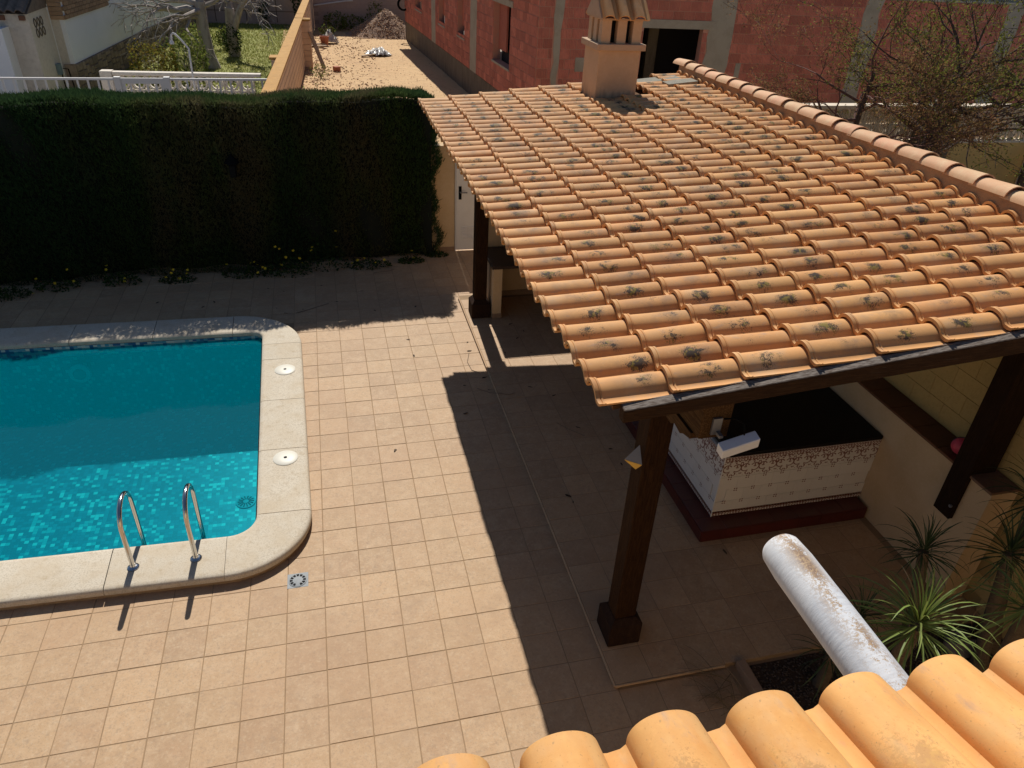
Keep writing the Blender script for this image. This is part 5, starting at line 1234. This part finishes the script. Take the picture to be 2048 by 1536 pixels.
part('cap_rail', MB().box((-1.85, -.11, 1.32), (2.0, .11, 1.40)), MT['lattice'], lb, world=False, bevel=.01); part('base_wall', MB().box((-1.85, -.08, -.05), (2.0, .08, .50)), MT['lattice'], lb, world=False)
part('pillar', MB().box((-2.15, -.14, -.05), (-1.852, .14, 1.42)), MT['lattice'], lb, world=False, bevel=.01)
for r in range(2):
    for k in range(9): inst('lattice_block', l0, lb, (-1.64+.405*k, 0, .71+.405*r))
# right: yellow wall with sand coloured lattice
yb = empty('lattice_wall', 'yellow garden wall topped by a sand coloured concrete lattice behind the trees', 'wall', (12.5, 9.0, 0), radians(-1.2))
part('base_wall', MB().box((-5.5, -.1, -.05), (3.25, .1, 1.66)), MT['yellow'], yb, world=False)
part('mid_rail', MB().box((-5.5, -.12, 1.662), (3.25, .12, 1.70)), MT['lattice2'], yb, world=False); part('cap_rail', MB().box((-5.5, -.13, 2.37), (3.25, .13, 2.44)), MT['lattice2'], yb, world=False, bevel=.01)
for k in range(26):
    inst('lattice_block', l1, yb, (-5.3+.335*k, 0, 1.868)); inst('lattice_block', l1, yb, (-5.3+.335*k, 0, 2.203), (pi, 0, 0))
part('return_wall', MB().box((3.252, -6, -.05), (3.45, .1, 1.66)), MT['yellow'], yb, world=False)
bc = empty('masonry_flue', 'small grey barbecue flue with a sloped concrete cap by the lattice wall', 'flue', (12.75, 8.45, 0))
part('shaft', MB().box((12.45, 8.25, 0), (13.05, 8.75, 2.22)), MT['concrete_dark'], bc)
part('leg', MB().box((12.45, 8.25, 2.222), (12.55, 8.75, 2.45)), MT['concrete_dark'], bc); part('leg', MB().box((12.95, 8.25, 2.222), (13.05, 8.75, 2.45)), MT['concrete_dark'], bc)
part('flue_cap', MB().add([(12.35, 8.15, 2.452), (13.15, 8.15, 2.452), (13.15, 8.85, 2.452), (12.35, 8.85, 2.452), (12.6, 8.5, 2.66), (12.9, 8.5, 2.66)], [(3, 2, 1, 0), (0, 1, 5, 4), (1, 2, 5), (2, 3, 4, 5), (3, 0, 4)]), MT['concrete'], bc)

# ---------------------------------------------------------------- trees
def grow(mb, tips, p, d, L_, r, depth, R, spread=.6, up=.15, nseg=3, minr=.004, wig=.18):
    pts = [p]; rs = [r]; q = p.copy(); dd = d.copy()
    for i in range(nseg):
        dd = (dd+Vector((R.gauss(0, wig), R.gauss(0, wig), R.gauss(0, wig)+up*.4))).normalized(); q = q+dd*(L_/nseg); pts.append(q.copy()); rs.append(max(minr, r*(1-.45*(i+1)/nseg)))
    mb.tube(pts, rs, 7 if r > .03 else (5 if r > .012 else 3), 0, False)
    tips.append((pts, depth))
    if depth == 0: return
    k = R.choice((2, 3)) if depth > 1 else R.choice((2, 3, 3))
    for c in range(k):
        t = R.uniform(.45, 1.) if c else 1.
        i = min(nseg, max(1, int(round(t*nseg)))); ax = Vector((R.gauss(0, 1), R.gauss(0, 1), R.gauss(0, .6))).normalized()
        nd = (dd+ax*spread*R.uniform(.6, 1.3)).normalized()
        grow(mb, tips, pts[i], nd, L_*R.uniform(.6, .85), rs[i]*R.uniform(.55, .8), depth-1, R, spread, up, nseg, minr, wig)
def tree(nm, lab, base_, limbs, depth, seed, bark, leafm=None, nleaf=0, lsize=.06, trunk=None, spread=.6, up=.15, group=None, wig=.18, twigm=None, minr=.004):
    R = random.Random(seed); e = empty(nm, lab, 'tree', base_); tp = []
    mb = MB(); pts, rs = trunk; mb.tube(pts, rs, 10); part('trunk', mb, bark, e, True)
    mb = MB()
    for (p, d, L_, r) in limbs: grow(mb, tp, Vector(p), Vector(d).normalized(), L_, r, depth, R, spread, up, 3, minr, wig)
    part('branches', mb, twigm or bark, e, True)
    if nleaf:
        pts = [p for ps, dep in tp if dep <= 1 for p in ps]; A = np.array([[R.choice(pts)[i] for i in range(3)] for _ in range(1)])
        idx = rng.integers(0, len(pts), nleaf); A = np.array([tuple(p) for p in pts])[idx]+rng.normal(0, .10, (nleaf, 3))
        V, F = leaves(A-np.array(base_), lsize, (0, 0, .4)); obj('crown', npmesh(nm+'_crown', V, F, leafm), e, kind='stuff')
    return e
def limbs_(R, a, b, n, L_, r0, lo=.35):
    """n limbs leaving a trunk that runs from a to b, fanned round it"""
    out = []
    for k in range(n):
        t = lo+(1-lo)*k/max(1, n-1); p = Vector(a).lerp(Vector(b), t); az = k*2.4+R.uniform(-.4, .4); el = R.uniform(.15, .75) if k < n-1 else 1.3
        out.append((tuple(p), (cos(az)*cos(el), sin(az)*cos(el), sin(el)), L_*R.uniform(.75, 1.2), r0*(1-.45*t)))
    return out
RT = random.Random(41)
tree('garden_tree', 'large budding tree with green leaves in front of the lattice wall at right', (12.15, 7.6, 0.),
     limbs_(RT, (12.15, 7.6, 1.0), (12.0, 7.6, 3.3), 12, 1.15, .07), 4, 11, MT['bark_dark'], MT['leaf'], 8500, .050,
     ([(12.2, 7.6, -.05), (12.15, 7.6, .7), (12.05, 7.6, 1.5), (12.0, 7.6, 2.4), (12.0, 7.6, 3.4)], [.22, .19, .16, .11, .06]), .7, .05, None, .17, None, .005)
tree('garden_tree', 'smaller reddish twiggy tree left of the big tree above the ridge', (9.75, 7.5, 0.),
     limbs_(RT, (9.85, 7.5, 1.2), (10.1, 7.5, 3.2), 10, .92, .045), 4, 23, MT['bark_dark'], MT['leaf_red'], 15000, .042,
     ([(9.75, 7.5, -.05), (9.85, 7.5, 1.0), (10.0, 7.5, 2.2), (10.1, 7.5, 3.3)], [.10, .085, .06, .03]), .7, .06, None, .18, MT['twig_red'], .004)
tree('garden_tree', 'slender green leaved tree leaning right between the two other trees', (10.8, 7.0, 0.),
     limbs_(RT, (10.95, 7.0, 1.1), (11.5, 7.0, 3.3), 11, 1.0, .05), 4, 31, MT['bark_dark'], MT['leaf'], 8000, .046,
     ([(10.75, 7.0, -.05), (10.95, 7.0, 1.0), (11.25, 7.0, 2.1), (11.5, 7.0, 3.3)], [.12, .10, .08, .035]), .7, .05, None, .17, None, .004)
tree('garden_tree', 'budding tree at the far right edge with long bare outer branches', (14.2, 7.2, 0.),
     limbs_(RT, (14.1, 7.2, 1.4), (13.9, 7.2, 3.4), 9, 1.3, .05), 4, 37, MT['bark_dark'], MT['leaf'], 2000, .046,
     ([(14.2, 7.2, -.05), (14.1, 7.2, 1.2), (14.0, 7.2, 2.4), (13.9, 7.2, 3.4)], [.14, .11, .08, .04]), .6, .05, None, .15, None, .005)
B = (-3.72, 27.6, 0.)
tree('bare_tree', 'pale bare pollarded tree with the stouter grey trunk on the lawn', B,
     [((-3.70, 27.6, 1.9), (-.9, -.1, .35), 1.5, .13), ((-3.68, 27.6, 2.1), (-.7, .4, .6), 1.5, .13), ((-3.7, 27.6, 2.25), (.25, .1, 1), 1.6, .14), ((-3.7, 27.6, 1.8), (-.8, -.7, .15), 1.4, .10), ((-3.68, 27.6, 2.1), (.9, .1, .25), 1.5, .10), ((-3.7, 27.6, 1.7), (-.8, -.2, .45), 1.3, .10), ((-3.7, 27.6, 2.0), (-.3, -.8, .4), 1.3, .10), ((-3.68, 27.6, 2.2), (-1, .2, .2), 1.7, .10)],
     4, 5, MT['bark'], None, 0, 0, ([(-3.6, 27.6, -.05), (-3.68, 27.6, .5), (-3.72, 27.6, 1.4), (-3.68, 27.6, 2.3)], [.33, .24, .21, .19]), .6, -.12, None, .24, None, .010)
B = (-3.0, 30.6, 0.)
tree('bare_tree', 'farther bare tree with ivy at the foot of its forked trunk', B,
     [((-2.95, 30.6, 1.6), (-.1, .1, 1), 2.2, .15), ((-2.9, 30.6, 1.0), (.35, .2, 1), 2.4, .15), ((-2.95, 30.6, 2.0), (-.8, .1, .6), 2., .09), ((-2.8, 30.6, 2.2), (.9, -.1, .4), 2., .08)],
     3, 8, MT['bark'], None, 0, 0, ([(-3.0, 30.6, -.05), (-3.0, 30.6, .8), (-2.95, 30.6, 1.8)], [.26, .22, .18]), .55, -.05, None, .22, None, .014)
shrub('ivy_clump', 'dark ivy clump round the foot of the farther bare tree', (-3.0, 30.4), .42, 1.2, 700, MT['weed'], .10, seed=21)
shrub('garden_shrub', 'orange and green rounded shrub beside the stone base of the white house', (-4.95, 23.6), .75, 1.5, 1500, MT['shrub_o'], .10, seed=11)
shrub('garden_shrub', 'pale green leafy shrub behind the shower pipe', (-3.95, 24.4), .75, 1.7, 1500, MT['shrub'], .10, seed=12)
shrub('garden_shrub', 'tall dark green shrub left of the stout bare tree', (-4.1, 28.6), .7, 1.5, 1000, MT['shrub'], .11, seed=13)
shrub('garden_shrub', 'low grey green plant by the lattice balustrade pillar', (-5.1, 21.3), .5, .8, 700, MT['shrub'], .08, seed=14)
shrub('garden_shrub', 'dark green shrub between the two bare trees', (-3.45, 32.4), .5, .9, 500, MT['shrub'], .11, seed=15)
shrub('wall_shrub', 'dark creeper on the far wall behind the lawn, by the block wall', (-.2, 41.3), .6, 2.6, 700, MT['weed'], .14, seed=16)
shrub('wall_shrub', 'slim dark climbing plant on the middle of the far lawn wall', (-2.2, 41.6), .3, 1.1, 240, MT['weed'], .12, seed=17)
bin_ = part('plant_tub', MB().lathe([(.28, 0), (.33, .6), (.30, .6), (.26, .2)], (-3.55, 34.4, 0), 12), MT['black'], None, 30); tag(bin_, 'black round tub on the lawn between the bare trees', 'tub')
n = 26000; P = np.c_[rng.uniform(-6.6, .1, n), rng.uniform(19.5, 41.3, n), np.zeros(n)]; P[:, 0] = np.minimum(P[:, 0], -.55+(P[:, 1]-23.2)*.041)
V, F = blades(P, np.c_[rng.normal(0, .5, n), rng.normal(0, .5, n), np.ones(n)], rng.uniform(.03, .08, n), rng.uniform(.02, .05, n)); obj('grass', npmesh('grass', V, F, MT['grass']), kind='stuff')
# outdoor shower
shp = empty('garden_shower', 'bent pale shower pipe rising in front of the balustrade', 'shower', (-2.9, 17.5, 0))
part('pipe', MB().tube([(-2.9, 17.5, 0), (-2.895, 17.5, 1.4), (-2.876, 17.5, 2.12), (-3.02, 17.5, 2.32), (-3.15, 17.5, 2.46), (-3.20, 17.5, 2.48), (-3.24, 17.5, 2.44), (-3.255, 17.5, 2.32)], .024, 8), MT['wmetal'], shp, True)
part('shower_head', MB().lathe([(.055, 2.22), (.05, 2.26), (.022, 2.32)], (-3.255, 17.5, 0), 10), MT['wmetal'], shp)

# ---------------------------------------------------------------- neighbour's white house, top left
hs = empty('white_house', 'white rendered house with stone base and tiled annex in the upper left', 'house', (-7.0, 22.4, 0))
aH = atan2(12.6, 1.0); HL = 20.
# side wall frame: local x from the near corner away; outward is -y after this turn (to the right)
sw = subframe('side_wall', hs, (0, 0, 0), aH, MB().box((0, .001, .93), (HL, .3, 6.5)), MT['white_wall'])
part('stone_base', MB().box((0, -.02, -.1), (HL, .28, .928)), MT['stone_joint'], sw, world=False)
R = random.Random(2); x = 0.
nst = 0
while x < 19.5:
    w_ = R.uniform(.28, .5); z = 0.
    while z < .9:
        h_ = min(R.uniform(.14, .30), .925-z); a, b, c, d = [R.uniform(.004, .03) for _ in range(4)]
        mb = MB().add([(x+a, -.021, z+b*.6), (x+w_-b, -.021, z+a*.6), (x+w_-c, -.021, z+h_-d*.5), (x+d, -.021, z+h_-c*.5), (x+a+.015, -.05, z+b*.6+.012), (x+w_-b-.015, -.05, z+a*.6+.012), (x+w_-c-.015, -.05, z+h_-d*.5-.012), (x+d+.015, -.05, z+h_-c*.5-.012)], [(4, 5, 6, 7), (0, 1, 5, 4), (1, 2, 6, 5), (2, 3, 7, 6), (3, 0, 4, 7)])
        part('stone', mb, MT['stone'], sw, world=False); z += h_; nst += 1
    x += w_
# facing brick band under the sill, both faces
for r in range(7):
    for k in range(12): part('facing_brick', MB().box((.02+.36*k+(.18 if r % 2 else 0), -.055, 2.17+.12*r+.008), (.36*(k+1)+(.18 if r % 2 else 0), -.001, 2.17+.12*(r+1)-.004)), MT['fbrick'], sw, world=False)
g = MB()
for k in range(9): g.tube([(6.8+.16*k, -.03, 3.4), (6.8+.16*k, -.20, 3.3), (6.8+.16*k, -.28, 2.85), (6.8+.16*k, -.2, 2.62), (6.8+.16*k, -.02, 2.60)], .016, 4)
for z, y in ((2.62, -.2), (2.85, -.28), (3.2, -.24)): g.tube([(6.75, y, z), (8.15, y, z)], .018, 4)
part('window_grille', g, MT['black'], sw, world=False)
g = MB()
for k in range(4): g.box((6.2+.22*k, -.06, .2), (6.28+.22*k, -.052, .75))
part('vent_bars', g, MT['black'], sw, world=False)
fw = MB().box((-9.5, 22.41, 0), (-7.0, 22.7, 6.5)); part('front_wall', fw, MT['cream_render'], hs)
for r in range(7): part('facing_brick', MB().box((-7.34, 22.35, 2.17+.12*r+.008), (-6.98, 22.408, 2.17+.12*(r+1)-.004)), MT['fbrick'], hs)
part('front_base', MB().box((-7.3, 22.36, -.1), (-6.99, 22.408, .92)), MT['stone'], hs)
part('annex', MB().box((-12, 20.5, -.1), (-7.38, 22.405, 2.52)), MT['cream_render'], hs)
part('lower_annex', MB().box((-12, 19.9, -.1), (-7.93, 20.498, 2.2)), MT['white_wall'], hs)
# annex roof: rising to the back, tiles with rolls
ar = s_tile('annex_tile', .24, .42, .07, MT['old_tile'], lip=0)
for k in range(14):
    for r in range(4):
        Rz = Matrix.Rotation(pi/2, 4, 'Z') @ Matrix.Rotation(-radians(20), 4, 'Y'); off = .38*r
        inst('annex_tile', ar, hs, Vector((-7.5-.235*k, 20.32+off*cos(radians(20)), 2.56+off*sin(radians(20))+.01))-WL[hs.name], Rz.to_euler())
part('annex_roof_slab', MB().add([(-12, 20.4, 2.522), (-7.36, 20.4, 2.522), (-7.36, 22.4, 2.522), (-12, 22.4, 2.522), (-12, 22.4, 3.25), (-7.36, 22.4, 3.25)], [(3, 2, 1, 0), (0, 1, 5, 4), (1, 2, 5), (3, 0, 4), (2, 3, 4, 5)]), MT['old_tile'], hs)
for x in (-8.02, -7.52): part('beam_end', MB().box((x-.07, 20.40, 2.36), (x+.07, 20.498, 2.48)), MT['ledge'], hs)
for k in range(3):
    for r in range(2): part('vent_block', MB().tube([(-7.372, 20.95+.30*k+.1*cos(a), 1.98+.26*r+.11*sin(a)) for a in np.linspace(0, 2*pi, 9)], .022, 5), MT['concrete_dark'], hs)
part('meter_box', MB().box((-7.375, 21.75, .72), (-7.28, 22.0, 1.02)), MT['bluegrey'], hs)
part('cable', MB().tube([(-7.3, 21.9, .72), (-7.3, 21.95, .3), (-7.25, 22.0, 0)], .02, 5), MT['black'], hs); part('cable', MB().tube([(-7.28, 22.1, .85), (-7.2, 22.3, .8), (-7.15, 22.34, .1)], .018, 5), MT['black'], hs)
part('downpipe', MB().tube([(-7.37, 22.36, 0), (-7.37, 22.36, 2.6)], .02, 6), MT['wmetal'], hs)
